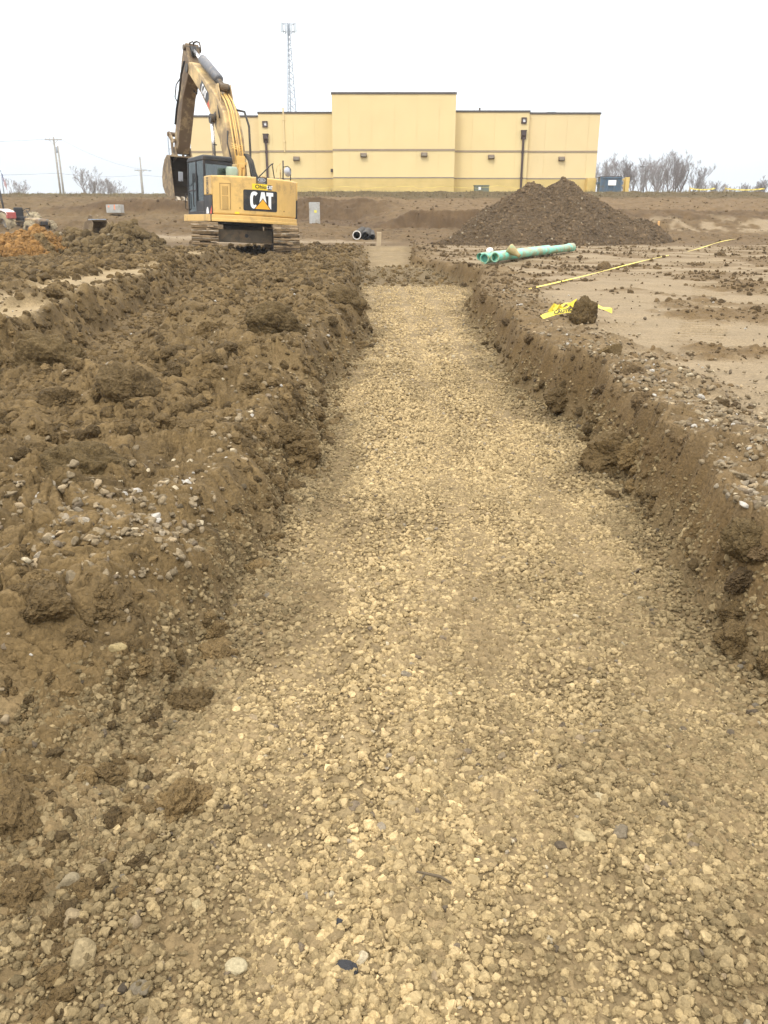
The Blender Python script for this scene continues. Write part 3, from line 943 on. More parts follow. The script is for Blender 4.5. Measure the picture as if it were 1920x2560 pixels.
cb.prism_x([(-.95, .48), (.95, .48), (.80, .90), (-.80, .90)], -.62, .62)
cb.prism_z([(-1.2, -1.25), (-.5, -.75), (.5, -.75), (1.2, -1.25), (1.2, -.8), (.7, -.1), (.7, .1), (1.2, .8), (1.2, 1.25), (.5, .75), (-.5, .75), (-1.2, 1.25), (-1.2, .8), (-.7, .1), (-.7, -.1), (-1.2, -.8)], .42, .78)
cb.box(-.88, .88, -1.36, -1.22, .40, .80)
low(cb, 'carbody', M['under'], bevel=.02)
pb = MB(); pb.lathe([(0, 0), (.06, 0), (.06, .03), (0, .03)], (.05, -1.365, .62), (0, -1, 0), 14)
low(pb, 'tow_hole_shade', M['black'])  # no opening here: a black disc paints the hole's shade on the beam
sb = MB(); sb.lathe([(0, .78), (.66, .78), (.66, .98), (0, .98)], (0, 0, 0), (0, 0, 1), 40)
low(sb, 'swing_bearing', M['under'])
bb = MB(); bb.box(-1.2, 1.2, -1.25, 1.8, .93, 1.0)
up(bb, 'belly_plate', M['black'])

# rear counterweight: an arc around the swing centre
RC = 1.745


def arc(a0, a1, r, n=26):
    return [(r * math.sin(a0 + (a1 - a0) * q / n), -r * math.cos(a0 + (a1 - a0) * q / n)) for q in range(n + 1)]


A0, A1 = -R(58), R(52)
plan = arc(A0, A1, RC) + [(1.20, -.92), (.95, -.70), (-.95, -.70), (-1.30, -.80)]
b = MB().prism_z(plan, 1.205, 2.36)
cw = up(b, 'counterweight', M['yellow'], bevel=.055, seg=3)
sk = arc(-R(58.5), R(52), RC + .025) + [(1.46, -.2), (1.46, 2.0), (.5, 2.0), (.5, -.2), (-.5, -.2), (-.5, 2.0), (-1.52, 2.0), (-1.52, -.2)]
b = MB().prism_z(sk, .985, 1.20)
skirt = up(b, 'lower_skirt', M['yellow'], bevel=.018)
b = MB().prism_z(arc(-R(58), R(51.6), RC + .045) + arc(R(51.6), -R(58), RC - .02), .99, 1.075)
up(b, 'skirt_lip', M['yellow'], skirt, bevel=.012)
b = MB().box(-1.535, -1.50, -.93, -.915, .99, 1.2)
up(b, 'panel_seam', M['black'], skirt)


def on_arc(vs, a, z, r):
    out = []
    for v in vs:
        w = a + v[0] / RC
        out.append((r * math.sin(w), -r * math.cos(w), z + v[1]))
    return out


def plate(a, z, w, h, r, n=18, rnd=0.0, th=.006):
    """thin curved plate on the counterweight with rounded corners"""
    b = MB()
    us = [-w / 2 + w * q / n for q in range(n + 1)]

    def hh(u):
        e = w / 2 - abs(u)
        return h / 2 - (rnd - math.sqrt(max(0, rnd * rnd - (rnd - e) ** 2)) if e < rnd else 0)
    if rnd > 0: us = sorted(set(us + [s * (w / 2 - rnd * k) for s in (-1, 1) for k in (0, .08, .25, .5, 1)]))
    for rr in (r - .01, r + th):
        for u in us:
            b.v += on_arc([(u, -hh(u)), (u, hh(u))], a, z, rr)
    m = len(us)
    for q in range(m - 1):
        i0 = m * 2 + q * 2
        b.f.append((i0, i0 + 2, i0 + 3, i0 + 1)); b.mi.append(0)
        b.f.append((i0 - m * 2, i0 - m * 2 + 2, i0 + 2, i0)); b.mi.append(0)
        b.f.append((i0 - m * 2 + 1, i0 - m * 2 + 3, i0 + 3, i0 + 1)); b.mi.append(0)
    for q in (0, m - 1):
        b.f.append((q * 2, q * 2 + 1, m * 2 + q * 2 + 1, m * 2 + q * 2)); b.mi.append(0)
    return b


def letter_polys(s):
    """heavy lettering: unit height, returns faces (verts, faces) and advance"""
    if s == 'C':
        vs, fs = [], []
        k = 26
        for q in range(k + 1):
            w = R(48) + (R(312) - R(48)) * q / k
            # squarish oval
            e = 2.6
            cx = math.copysign(abs(math.cos(w)) ** (2 / e), math.cos(w)); cy = math.copysign(abs(math.sin(w)) ** (2 / e), math.sin(w))
            vs += [(.31 + .31 * cx, .5 + .51 * cy), (.31 + .115 * cx, .5 + .30 * cy)]
        for q in range(k): fs.append((2 * q, 2 * q + 2, 2 * q + 3, 2 * q + 1))
        return vs, fs, .58
    if s == 'A':
        vs = [(0, 0), (.23, 1), (.49, 1), (.72, 0), (.50, 0), (.36, .70), (.22, 0)]
        fs = [(0, 6, 5, 1), (1, 5, 2), (2, 5, 4, 3)]
        return vs, fs, .66
    vs = [(0, .78), (0, 1), (.56, 1), (.56, .78), (.39, .78), (.39, 0), (.17, 0), (.17, .78)]
    return vs, [(0, 7, 4, 3, 2, 1), (7, 6, 5, 4)], .56


def word_CAT():
    vs, fs, x = [], [], 0
    for ch in 'CAT':
        v, f, adv = letter_polys(ch)
        o = len(vs)
        vs += [(p[0] + x, p[1]) for p in v]; fs += [tuple(i + o for i in q) for q in f]
        x += adv - (.0 if ch == 'C' else .04)
    return [(p[0] - x / 2, p[1] - .5) for p in vs], fs, x


PA, PZ = -R(4.5), 1.665
pl = up(plate(PA, PZ, 1.13, .62, RC, rnd=.05), 'name_plate', M['black'], cw)
cv_, cf2, cw_ = word_CAT()
b = MB()
sc2 = .50
b._add(on_arc([(p[0] * sc2 * .87, p[1] * sc2) for p in cv_], PA + .012, PZ + .01, RC + .011), cf2)
up(b, 'lettering', M['white'], cw)
b = MB()


def arc_tri(hw, z0, z1, r, n=12):
    vs, fs = [], []
    for q in range(n + 1):
        u = -hw + 2 * hw * q / n
        vs += on_arc([(u, z0), (u, z0 + (z1 - z0) * (1 - abs(u) / hw) + .0005)], PA + .03, PZ, r)
    for q in range(n): fs.append((2 * q, 2 * q + 2, 2 * q + 3, 2 * q + 1))
    return vs, fs


b._add(*arc_tri(.25, -.245, .04, RC + .018))
up(b, 'triangle_mark', M['tri'], cw)
b = MB()
b._add(*arc_tri(.285, -.25, .075, RC + .015))
up(b, 'triangle_border', M['black'], cw)
up(plate(PA - R(1.2), 2.075, .50, .17, RC), 'name_sticker', M['stickeryel'], cw)
tv, tf = text_mesh('Ohio', .155, .004)
b = MB(); b._add(on_arc([(p[0] * 1.15, p[1]) for p in tv], PA - R(.4), 2.075, RC + .011), tf)
up(b, 'sticker_lettering', M['black'], cw)
up(plate(PA + R(9.4), 2.07, .14, .15, RC), 'small_sticker', M['black'], cw)
b = MB(); b._add(on_arc([(p[0] * .115, p[1] * .10) for p in cv_], PA + R(9.4), 2.075, RC + .011), cf2)
up(b, 'sticker_lettering', M['white'], cw)
up(plate(PA + R(.6), 2.265, .36, .20, RC), 'badge', M['darkmetal'], cw)
b = MB()
ring = [(.13 * math.cos(w), .062 * math.sin(w)) for w in np.linspace(0, 2 * math.pi, 25)[:-1]] + [(.095 * math.cos(w), .04 * math.sin(w)) for w in np.linspace(0, 2 * math.pi, 25)[:-1]]
b._add(on_arc(ring, PA + R(.6), 2.28, RC + .011), [(q, (q + 1) % 24, 24 + (q + 1) % 24, 24 + q) for q in range(24)])
ring = [(.07 * math.cos(w), .026 * math.sin(w)) for w in np.linspace(0, 2 * math.pi, 17)[:-1]]
b._add(on_arc(ring, PA + R(.6), 2.28, RC + .011), [tuple(range(16))])
b._add(on_arc([(-.12, -.075), (.12, -.075), (.12, -.06), (-.12, -.06)], PA + R(.6), 2.26, RC + .011), [(0, 1, 2, 3)])
up(b, 'badge_mark', M['greysilver'], cw)
# vent with two grilles, left of the plate
VA = -R(43)
for nm, z, hh, mt, w, off in (('vent_cover', 1.73, .76, 'yellow', .36, 0), ('vent_grille', 1.915, .26, 'grille', .19, .012), ('vent_grille', 1.55, .38, 'grille', .19, .012)):
    up(plate(VA + R(1), z, w, hh, RC + off, n=8), nm, M[mt], cw)
b = MB()
for z in [1.80 + .026 * q for q in range(10)] + [1.375 + .026 * q for q in range(14)]:
    b._add(on_arc([(-.09, -.006), (.09, -.006), (.09, .006), (-.09, .006)], VA + R(1), z, RC + .021), [(0, 1, 2, 3)])
up(b, 'vent_slat', M['yellow'], cw)
b = MB()
b._add(on_arc([(-.19, 0), (.19, 0), (.19, .025), (-.19, .025)], VA + R(1), 2.11, RC + .012), [(0, 1, 2, 3)])
for u in (-.185, .16):
    b._add(on_arc([(u, -.75), (u + .022, -.75), (u + .022, 0), (u, 0)], VA + R(1), 2.11, RC + .011), [(0, 1, 2, 3)])
up(b, 'vent_edge', M['grille'], cw)
for a_, z_ in ((-R(26.5), 1.42), (R(24), 1.40)):
    b = MB(); b.lathe([(0, 0), (.022, 0), (.022, .012), (0, .012)], on_arc([(0, 0)], a_, z_, RC)[0], on_arc([(0, 0)], a_, 0, 1)[0], 12)
    up(b, 'bolt', M['grille'], cw)
b = MB(); b._add(on_arc([(-.07, -.03), (.07, -.03), (.07, .03), (-.07, .03)], -R(29.5), 1.27, RC + .008), [(0, 1, 2, 3)])
up(b, 'small_label', M['stickeryel'], cw)
# side panels between counterweight and cab, both sides
for s in (-1, 1):
    x0, x1 = sorted((s * 1.49, s * 1.40))
    b = MB().box(x0, x1, -.93, -.17, 1.78, 2.36)
    sp_ = up(b, 'side_panel', M['yellow'], bevel=.03)
    b = MB().box(x0 + .006, x1 - .006, -.93, -.17, 1.205, 1.775)
    lp = up(b, 'lower_vent_panel', M['black'], bevel=.01)
    if s < 0:
        tv, tf = text_mesh('328D', .21, .006)
        b = MB(); b._add([(-1.494, -.53 - p[1] * 1.3, 2.16 - p[0] * .72) for p in tv], tf)
        up(b, 'panel_lettering', M['darkmetal'], sp_)
        tv, tf = text_mesh('LCR', .21, .012)
        b = MB(); b._add([(-1.494, -.53 - p[1] * 1.3, 1.89 - p[0] * .45) for p in tv], tf)
        up(b, 'panel_lettering', M['black'], sp_)
        b = MB(); b._add([(-1.488, -.92, 1.22), (-1.488, -.72, 1.22), (-1.488, -.92, 1.47)], [(0, 1, 2)])
        up(b, 'warning_sticker', M['red'], lp)
        b = MB().prism_x([(-.62, 1.22), (-.38, 1.22), (-.38, 1.32), (-.46, 1.42), (-.54, 1.42), (-.62, 1.30)], -1.488, -1.484)
        up(b, 'white_sticker', M['white'], lp)
    else:
        b = MB().box(1.488, 1.493, -.9, -.76, 1.22, 1.42)
        up(b, 'warning_sticker', M['red'], lp)
b = MB().box(-1.38, 1.38, -.72, .0, 1.2, 2.28).box(.50, 1.42, 0, 1.9, 1.2, 2.05)
up(b, 'engine_housing', M['yellow'], bevel=.04)
# ---------------- cab (left side)
X0, X1, Y0, Y1, Z0, Z1 = -1.47, -.50, -.12, 1.62, 1.2, 2.98
cab = MB()
pt = .075
zr = Z1 - .14
cab.box(X0, X1, Y0, Y1, Z0, Z0 + .10)
for (xa, xb) in ((X0, X0 + pt), (X1 - pt, X1)):
    cab.box(xa, xb, Y0, Y0 + pt, Z0 + .1, zr)
    cab.box(xa, xb, Y1 - pt, Y1, Z0 + .1, zr)
cab.box(X0, X0 + .05, .66, .75, Z0 + .1, zr)
cab.box(X0 + pt, X1 - pt, Y0, Y0 + .05, Z0 + .1, 2.36)
cab.box(X0 + .002, X0 + .05, Y0 + pt, .66, Z0 + .1, 1.62)
cab.box(X0 + .002, X0 + .05, .75, Y1 - pt, 1.93, 1.99)
cab.box(X0 + pt, X1 - pt, Y0, Y0 + .05, 2.74, zr)
cabo = up(cab, 'cab', M['black'], bevel=.012)
b = MB().prism_x([(Y0 - .02, zr), (Y1 + .02, zr), (Y1 + .01, zr + .08), (Y1 - .12, Z1), (Y0 + .06, Z1 + .03), (Y0 - .02, Z1)], X0 - .01, X1 + .01)
up(b, 'cab_roof', M['black'], cabo, bevel=.035, seg=3)
for nm, bx in (('window_pane', (X0 + .018, X0 + .026, Y0 + pt, .66, 1.62, zr)), ('door_pane', (X0 + .018, X0 + .026, .75, Y1 - pt, 1.3, 1.93)),
               ('door_pane', (X0 + .018, X0 + .026, .75, Y1 - pt, 1.99, zr)), ('rear_window', (X0 + pt, X1 - pt, Y0 + .02, Y0 + .028, 2.36, 2.74)),
               ('windscreen', (X0 + pt, X1 - pt, Y1 - .03, Y1 - .022, 1.3, zr)), ('window_pane', (X1 - .026, X1 - .018, Y0 + pt, Y1 - pt, 1.9, zr))):
    up(MB().box(*bx), nm, M['glass'], cabo)
b = MB().box(-1.22, -.76, .25, .75, 1.45, 1.6).box(-1.2, -.78, .2, .33, 1.6, 2.25).box(-1.1, -.88, .18, .28, 2.28, 2.48)
b.box(-1.36, -1.24, .35, .9, 1.3, 1.78).box(-.74, -.62, .35, .9, 1.3, 1.78)
up(b, 'operator_seat', M['interior'], cabo, bevel=.04)
b = MB().tube([(X0 - .03, .80, 1.45), (X0 - .06, .80, 1.5), (X0 - .06, .80, 2.4), (X0 - .03, .80, 2.45)], .016, 6)
up(b, 'grab_rail', M['black'], cabo, smooth=True)
b = MB().tube([(X0 - .01, Y1 - .02, 1.35), (X0 - .08, Y1 + .03, 1.4), (X0 - .08, Y1 + .03, 1.85), (X0 - .01, Y1 - .02, 1.9)], .016, 6)
up(b, 'grab_rail', M['black'], cabo, smooth=True)
b = MB().box(X0 - .30, X0 - .14, Y1 + .02, Y1 + .05, 2.25, 2.55)
up(b, 'side_mirror', M['greysilver'], cabo, bevel=.02)
b = MB().tube([(X0 - .22, Y1 + .03, 2.3), (X0 - .1, Y1 + .03, 2.15), (X0 + .02, Y1, 2.1)], .014, 6)
up(b, 'mirror_arm', M['black'], cabo)
b = MB().tube([(-1.0, .1, Z1), (-1.0, .08, 3.14), (-1.0, .08, 3.42)], [.03, .02, .012], 6).box(-1.06, -.94, .05, .11, 3.33, 3.36)
up(b, 'aerial', M['black'], cabo)
# things standing on the deck behind the cab and along the right side
b = MB().lathe([(0, 0), (.17, 0), (.19, .04), (.19, .34), (.15, .40), (0, .40)], (-.66, -.52, 2.28), (0, 0, 1), 20)
up(b, 'precleaner_bowl', mat('precleaner_plastic', (.26, .33, .26), .35, var=.05), smooth=True)
b = MB().prism_z([(-.62, -.40), (-.38, -.45), (-.36, -.25), (-.58, -.2)], 2.28, 2.62).prism_z([(-.58, -.38), (-.44, -.42), (-.42, -.28), (-.55, -.24)], 2.62, 2.78)
up(b, 'deck_box', M['yellow_dirty'], bevel=.02)
b = MB().box(.30, .62, -.62, -.36, 2.28, 2.42).box(.4, .5, -.55, -.45, 2.42, 2.50)
up(b, 'filler_cover', M['yellow_dirty'], bevel=.03)
b = MB().tube([(.22, -.2, 2.3), (.95, .05, 2.92), (1.02, .08, 2.95), (1.0, .1, 2.9), (1.18, .15, 2.1)], .018, 6)
up(b, 'hand_rail', M['black'], smooth=True)
b = MB().tube([(1.14, -.5, 2.25), (1.14, -.5, 3.02)], .022, 6)
b.tube([(1.14, -.5, 2.82), (1.3, -.52, 2.86), (1.40, -.53, 2.78), (1.40, -.53, 2.2)], .016, 6)
up(b, 'mirror_frame', M['black'], smooth=True)
b = MB().lathe([(0, -.02), (.13, -.02), (.15, .0), (.14, .03), (0, .05)], (1.28, -.545, 2.68), (.3, -1, .1), 22)
up(b, 'round_mirror', M['greysilver'], smooth=True)
b = MB().lathe([(0, 0), (.07, .02), (.085, .13), (.06, .22), (0, .24)], (1.19, -.45, 2.22), (0, 0, 1), 12)
up(b, 'exhaust_cap', M['black'], smooth=True)
b = MB().tube([(1.40, .35, 2.05), (1.40, .35, 2.55), (1.40, .33, 2.56), (1.40, .33, 3.0)], [.06, .04, .025, .03], 8).tube([(1.40, .33, 2.98), (1.28, .33, 2.9), (1.24, .33, 2.7)], .008, 5)
up(b, 'beacon_post', M['yellow_dirty'], smooth=True)

# ---------------- boom, stick, bucket: side outlines in (forward, height)
boom_poly = [(.12, 1.55), (.55, 1.42), (1.02, 2.5), (1.72, 3.72), (2.5, 4.50), (3.63, 5.36), (4.75, 6.02), (5.08, 6.18), (5.12, 6.38), (4.92, 6.52),
             (4.55, 6.46), (2.95, 5.62), (1.95, 5.08), (1.25, 4.50), (.86, 3.72), (.55, 2.55)]
bm_o = up(MB().prism_x(boom_poly, -.29, .29), 'boom', M['yellow_dirty'], bevel=.035)
b = MB()
for s in (-1, 1):
    xa, xb = sorted((s * .20, s * .235))
    b.prism_x([(1.60, 4.80), (1.95, 5.05), (2.25, 5.22), (2.15, 5.46), (1.92, 5.46)], xa, xb)
up(b, 'cylinder_bracket', M['yellow_dirty'], bm_o, bevel=.01)
# boom decal on the left face, turned along the boom
bd = Vector((4.15 - 2.55, 5.78 - 4.62)).normalized()
bn = Vector((-bd.y, bd.x))
bc = Vector((3.20, 5.36))


def on_boom(vs, x):
    return [(x, (bc + bd * (-p[0]) + bn * p[1])[0], (bc + bd * (-p[0]) + bn * p[1])[1]) for p in vs]


b = MB(); b._add(on_boom([(-.50, -.05), (-.40, .19), (.46, .19), (.58, .06), (.58, -.19), (-.42, -.19)], -.294), [(0, 1, 2, 3, 4, 5)])
up(b, 'boom_decal', M['black'], bm_o)
b = MB(); b._add(on_boom([(p[0] * .33, p[1] * .30) for p in cv_], -.298), cf2)
up(b, 'boom_lettering', M['white'], bm_o)
b = MB(); b._add(on_boom([(.52, -.19), (.86, -.19), (.58, .0)], -.297), [(0, 1, 2)])
up(b, 'boom_stripe', M['red'], bm_o)
b = MB(); b.lathe([(0, -.33), (.11, -.33), (.11, .33), (0, .33)], (0, 2.05, 4.42), (1, 0, 0), 18)
up(b, 'boom_pin', M['darkmetal'], bm_o)
# twin lift cylinders
for s in (-1, 1):
    x = s * .42
    a, c = Vector((x, 1.62, 1.35)), Vector((x, 2.05, 4.36))
    d = (c - a).normalized()
    b = MB().tube([a, a + d * 1.75], .105, 16).tube([a + d * 1.70, a + d * 1.8], .12, 16)
    lc = up(b, 'lift_cylinder', M['yellow_dirty'], smooth=True)
    b = MB().tube([a + d * 1.75, c], .06, 14)
    up(b, 'cylinder_rod', M['chrome'], lc, smooth=True)
    b = MB().lathe([(.06, -.07), (.15, -.07), (.15, .07), (.06, .07)], c, (1, 0, 0), 18, closed=True)
    up(b, 'rod_eye', M['darkmetal'], lc)
# stick cylinder over the boom
a, c = Vector((0, 2.0, 5.36)), Vector((0, 5.35, 7.05))
d = (c - a).normalized()
e = Vector((0, -d.z, d.y))
b = MB().tube([a, a + d * 2.2], .11, 16)
sc_o = up(b, 'stick_cylinder', M['darkmetal'], smooth=True)
b = MB().tube([a + d * .55 + e * .06, a + d * .58 + e * .06, a + d * 2.45 + e * .06, a + d * 2.55 + e * .04], [.1, .165, .165, .12], 20)
up(b, 'cylinder_guard', M['greycyl'], sc_o, smooth=True)
b = MB().tube([a + d * 2.2, c], .065, 14)
up(b, 'cylinder_rod', M['chrome'], sc_o, smooth=True)
b = MB().lathe([(.05, -.16), (.14, -.16), (.14, .16), (.05, .16)], a, (1, 0, 0), 16, closed=True)
up(b, 'cylinder_eye', M['darkmetal'], sc_o)
# stick
stick_poly = [(5.35, 7.22), (5.62, 7.14), (5.88, 6.75), (6.30, 5.85), (6.88, 4.75), (7.22, 3.86), (7.12, 3.58), (6.88, 3.58), (6.68, 3.86),
              (5.86, 5.45), (5.22, 6.05), (4.98, 6.22), (5.02, 6.5), (5.18, 6.85)]
st_o = up(MB().prism_x(stick_poly, -.25, .25), 'stick', M['stick_paint'], bevel=.03)
for p_, r_ in (((5.08, 6.34), .15), ((7.0, 3.68), .12), ((5.38, 7.06), .10)):
    b = MB().lathe([(0, -.33), (r_, -.33), (r_, .33), (0, .33)], (0, *p_), (1, 0, 0), 18)
    up(b, 'pivot_pin', M['darkmetal'], st_o)
b = MB().tube([(.05, 5.40, 7.08), (.05, 5.32, 7.24), (.12, 5.18, 7.28), (.18, 5.04, 7.22), (.2, 4.98, 7.06)], [.04, .035, .03, .03, .02], 8)
b.tube([(-.08, 5.40, 7.08), (-.1, 5.30, 7.22), (0, 5.22, 7.27)], [.035, .03, .02], 8)
up(b, 'hose_end', M['darkmetal'], st_o, smooth=True)
b = MB().prism_x([(5.05, 6.72), (5.2, 6.95), (5.34, 7.1), (5.2, 7.12), (5.0, 6.9)], -.12, .10)
up(b, 'grease_patch', M['black'], st_o, bevel=.02)
# bucket cylinder on the far side of the stick
a, c = Vector((0, 6.10, 6.75)), Vector((0, 7.72, 4.35))
d = (c - a).normalized()
b = MB().tube([a, a + d * 1.75], .10, 16)
bc_o = up(b, 'bucket_cylinder', M['stick_paint'], smooth=True)
b = MB().tube([a + d * 1.75, c], .06, 12)
up(b, 'cylinder_rod', M['chrome'], bc_o, smooth=True)
b = MB()
for s in (-1, 1):
    xa, xb = sorted((s * .27, s * .33))
    b.prism_x([(7.66, 4.44), (7.82, 4.38), (7.80, 4.26), (7.30, 3.98), (6.92, 3.98), (6.90, 4.10), (7.22, 4.14)], xa, xb)
    xa, xb = sorted((s * .18, s * .24))
    b.prism_x([(7.66, 4.42), (7.84, 4.36), (7.62, 3.44), (7.44, 3.44)], xa, xb)
b.lathe([(0, -.36), (.085, -.36), (.085, .36), (0, .36)], (0, 7.74, 4.34), (1, 0, 0), 14)
up(b, 'bucket_link', M['stick_paint'], bevel=.012)
# bucket: side plates, curved shell, cutting lip and teeth
shell = [(6.62, 3.46), (6.95, 3.50), (7.30, 3.36), (7.60, 3.06), (7.76, 2.70), (7.70, 2.36), (7.40, 2.10), (6.95, 1.95), (6.45, 1.88), (6.12, 1.86)]
cen = (6.7, 2.75)
inner = [(cen[0] + (p[0] - cen[0]) * .93, cen[1] + (p[1] - cen[1]) * .93) for p in shell]
b = MB().prism_x(shell + inner[::-1], -.60, .60)
bk = up(b, 'bucket', M['bucket'], bevel=.012)
b = MB()
for s in (-1, 1):
    xa, xb = sorted((s * .60, s * .64))
    b.prism_x(shell + [(6.40, 2.75)], xa, xb)
up(b, 'side_plate', M['bucket'], bk, bevel=.012)
in2 = [(cen[0] + (p[0] - cen[0]) * .925, cen[1] + (p[1] - cen[1]) * .925) for p in shell]
b = MB()
b._add([(x, *p) for x in (-.595, .595) for p in in2], [(q, q + 1, len(in2) + q + 1, len(in2) + q) for q in range(len(in2) - 1)])
b._add([(-.594, *p) for p in in2] , [tuple(range(len(in2)))]); b._add([(.594, *p) for p in in2], [tuple(range(len(in2)))])
up(b, 'bucket_lining', M['bucketin'], bk)
for s in (-.5, -.25, 0, .25, .5):
    b = MB().prism_x([(6.34, 1.97), (6.34, 1.83), (6.06, 1.78), (5.86, 1.81), (6.06, 1.93)], s - .055, s + .055)
    up(b, 'tooth', M['teeth'], bk, bevel=.01)
b = MB()
for s in (-1, 1):
    xa, xb = sorted((s * .27, s * .33))
    b.prism_x([(6.62, 3.44), (7.55, 3.2), (7.62, 3.5), (7.45, 3.56), (7.15, 3.62), (7.06, 3.82), (6.9, 3.82), (6.8, 3.62)], xa, xb)
b.lathe([(0, -.34), (.08, -.34), (.08, .34), (0, .34)], (0, 7.54, 3.46), (1, 0, 0), 14)
up(b, 'bucket_ear', M['bucket'], bk, bevel=.012)
# hydraulic plumbing on the back of the boom
hp = MB()
for q in range(4):
    x = -.15 + .085 * q + .02 * (q % 2)
    pts = [(.50 + .02 * q, 2.95 + .09 * (q % 3)), (.66, 3.40), (.80, 3.74), (1.17, 4.52), (1.50, 4.86), (1.9, 5.12)]
    hp.tube([(x, p[0] - .03 - .012 * (q % 2), p[1] + .02) for p in pts], .026, 7)
for q in range(3):
    hp.tube([(-.22, .62 + .03 * q, 3.36 + .07 * q), (.14, .60 + .03 * q, 3.30 + .07 * q)], .024, 7)
for q in range(2):
    hp.tube([(.20 - .06 * q, 1.9, 5.05), (.24 - .06 * q, 2.9, 5.64), (.24 - .06 * q, 3.9, 6.18), (.22 - .06 * q, 4.5, 6.50)], .022, 7)
up(hp, 'hydraulic_line', M['yellow'], bm_o, smooth=True)
b = MB().box(-.14, .16, .42, .62, 2.55, 3.12).box(-.1, .12, .36, .56, 2.75, 2.88).box(-.12, .0, .34, .46, 2.45, 2.75).box(.03, .1, .32, .5, 2.4, 2.7)
b.box(.1, .24, .44, .56, 2.85, 2.95)
up(b, 'valve_block', M['yellow'], bm_o, bevel=.012)
b = MB()
b.tube([(.22, 1.32, 4.62), (.36, .98, 4.55), (.44, .78, 4.1), (.42, .62, 3.3), (.40, .55, 2.7), (.46, .40, 2.1)], .035, 8)
for q in range(3):
    b.tube([(.22 + .05 * q, .62, 3.2), (.30 + .06 * q, .44, 3.0), (.34 + .07 * q, .30, 2.6), (.40 + .09 * q, .12, 2.28), (.46 + .1 * q, .0, 2.05)], .042, 8)
b.tube([(-.26, .92, 3.9), (-.30, .84, 3.5), (-.24, .66, 3.0), (-.20, .5, 2.5)], .028, 7)
b.tube([(-.22, 2.0, 4.9), (-.30, 1.75, 4.7), (-.32, 1.55, 4.35)], .022, 6)
up(b, 'hydraulic_hose', M['rubber'], smooth=True)
b = MB()
for q in range(3):
    x = -.30 - .02 * q
    b.tube([(x, 5.3, 6.6), (x - .04, 5.62, 6.2), (x - .03, 5.9, 5.7), (x - .05, 6.3, 5.1), (x - .02, 6.65, 4.6)], .022, 6)
b.tube([(.0, 5.1, 6.1), (.05, 5.0, 5.75), (.1, 5.25, 5.55), (.1, 5.6, 5.7)], .025, 6)
b.tube([(-.30, 6.0, 6.1), (-.42, 6.1, 5.9), (-.42, 6.3, 5.5), (-.3, 6.4, 5.35)], .02, 6)
up(b, 'stick_hose', M['rubber'], st_o, smooth=True)
# clean grease smear on the boom near the cylinder pin
b = MB(); b.prism_x([(1.93, 4.33), (2.14, 4.3), (2.2, 4.52), (2.02, 4.60)], -.30, -.291)
up(b, 'pin_cap', M['black'], bm_o)

# ================================================================== store building
BLD = empty('store_building', (0.8, 72, 3.75), 0, 'long tan stucco store seen from the back with a taller middle block', 'building')


def bl(b, name, m, parent=BLD, **k):
    return b.xf(Matrix.Translation((-.8, -72, -3.75))).build(name, m, parent, **k)


# name, x0, x1, front y, top z, joint positions, material
BL = [('M', -4.22, 5.82, 72.0, 11.12, [-2.85, -1.0, .84, 2.68, 4.5], 'stucco'),
      ('WL', -10.42, -4.22, 73.4, 9.86, [-9.3, -7.55, -5.75], 'stucco'),
      ('WO', -16.3, -10.42, 74.0, 9.66, [-14.4, -12.6, -11.2], 'stucco_warm'),
      ('WR', 5.82, 12.05, 73.4, 9.96, [7.35, 9.2, 11.0], 'stucco'),
      ('WRO', 12.05, 18.0, 73.8, 9.86, [13.5, 15.3, 17.1], 'stucco_warm')]
ZB, Z1B, Z2B = 3.2, 4.86, 6.93
G_ = .007
for nm, x0, x1, y, top, joints, m in BL:
    b = MB()
    xs = [x0] + joints + [x1]
    rowsz = [(Z1B + .10, Z2B), (Z2B + .16, top)]
    for za, zb in rowsz:
        for q in range(len(xs) - 1):
            b.box(xs[q] + (G_ if q else 0), xs[q + 1] - (G_ if q < len(xs) - 2 else 0), y, y + .12, za, zb)
    b.box(x0 + .004, x1 - .004, y + .022, y + 24, ZB, top - .05)
    w = bl(b, 'wall', M[m])
    b = MB().box(x0 + .02 if nm != 'M' else x0, x1 - .02 if nm != 'M' else x1, y - .07, y + .10, ZB, Z1B)
    bl(b, 'base_course', M['base'])
    b = MB().box(x0 + .003, x1 - .003, y - .085, y + .10, Z1B + .003, Z1B + .097)
    bl(b, 'sill_band', M['band_dark'])
    b = MB().box(x0 + .003, x1 - .003, y - .03, y + .10, Z2B + .003, Z2B + .157)
    bl(b, 'belt_band', M['band'])
    b = MB().box(x0 - .05, x1 + .05, y - .06, y + .35, top + .002, top + .14).box(x0 - .05, x0 + .25, y + .35, y + 24, top + .002, top + .14).box(x1 - .25, x1 + .05, y + .35, y + 24, top + .002, top + .14)
    bl(b, 'coping', M['coping'])
    b = MB().box(x0 + .25, x1 - .25, y + .35, y + 24, top - .4, top - .3)
    bl(b, 'roof', M['galv'])


def wall_light(x, y, z):
    b = MB().prism_x([(y - .30, z - .10), (y - .30, z + .05), (y - .16, z + .17), (y, z + .17), (y, z - .17), (y - .16, z - .17)], x - .26, x + .26)
    o = bl(b, 'wall_light', M['fixture'], bevel=.02)
    b = MB().box(x - .19, x + .19, y - .309, y - .303, z - .085, z + .0)
    bl(b, 'light_lens', M['lens'], o)


for x, y, z in ((-1.68, 72, 6.62), (3.30, 72, 6.66), (-7.35, 73.4, 6.44), (9.0, 73.4, 6.58), (15.0, 73.8, 6.46)):
    wall_light(x, y, z)


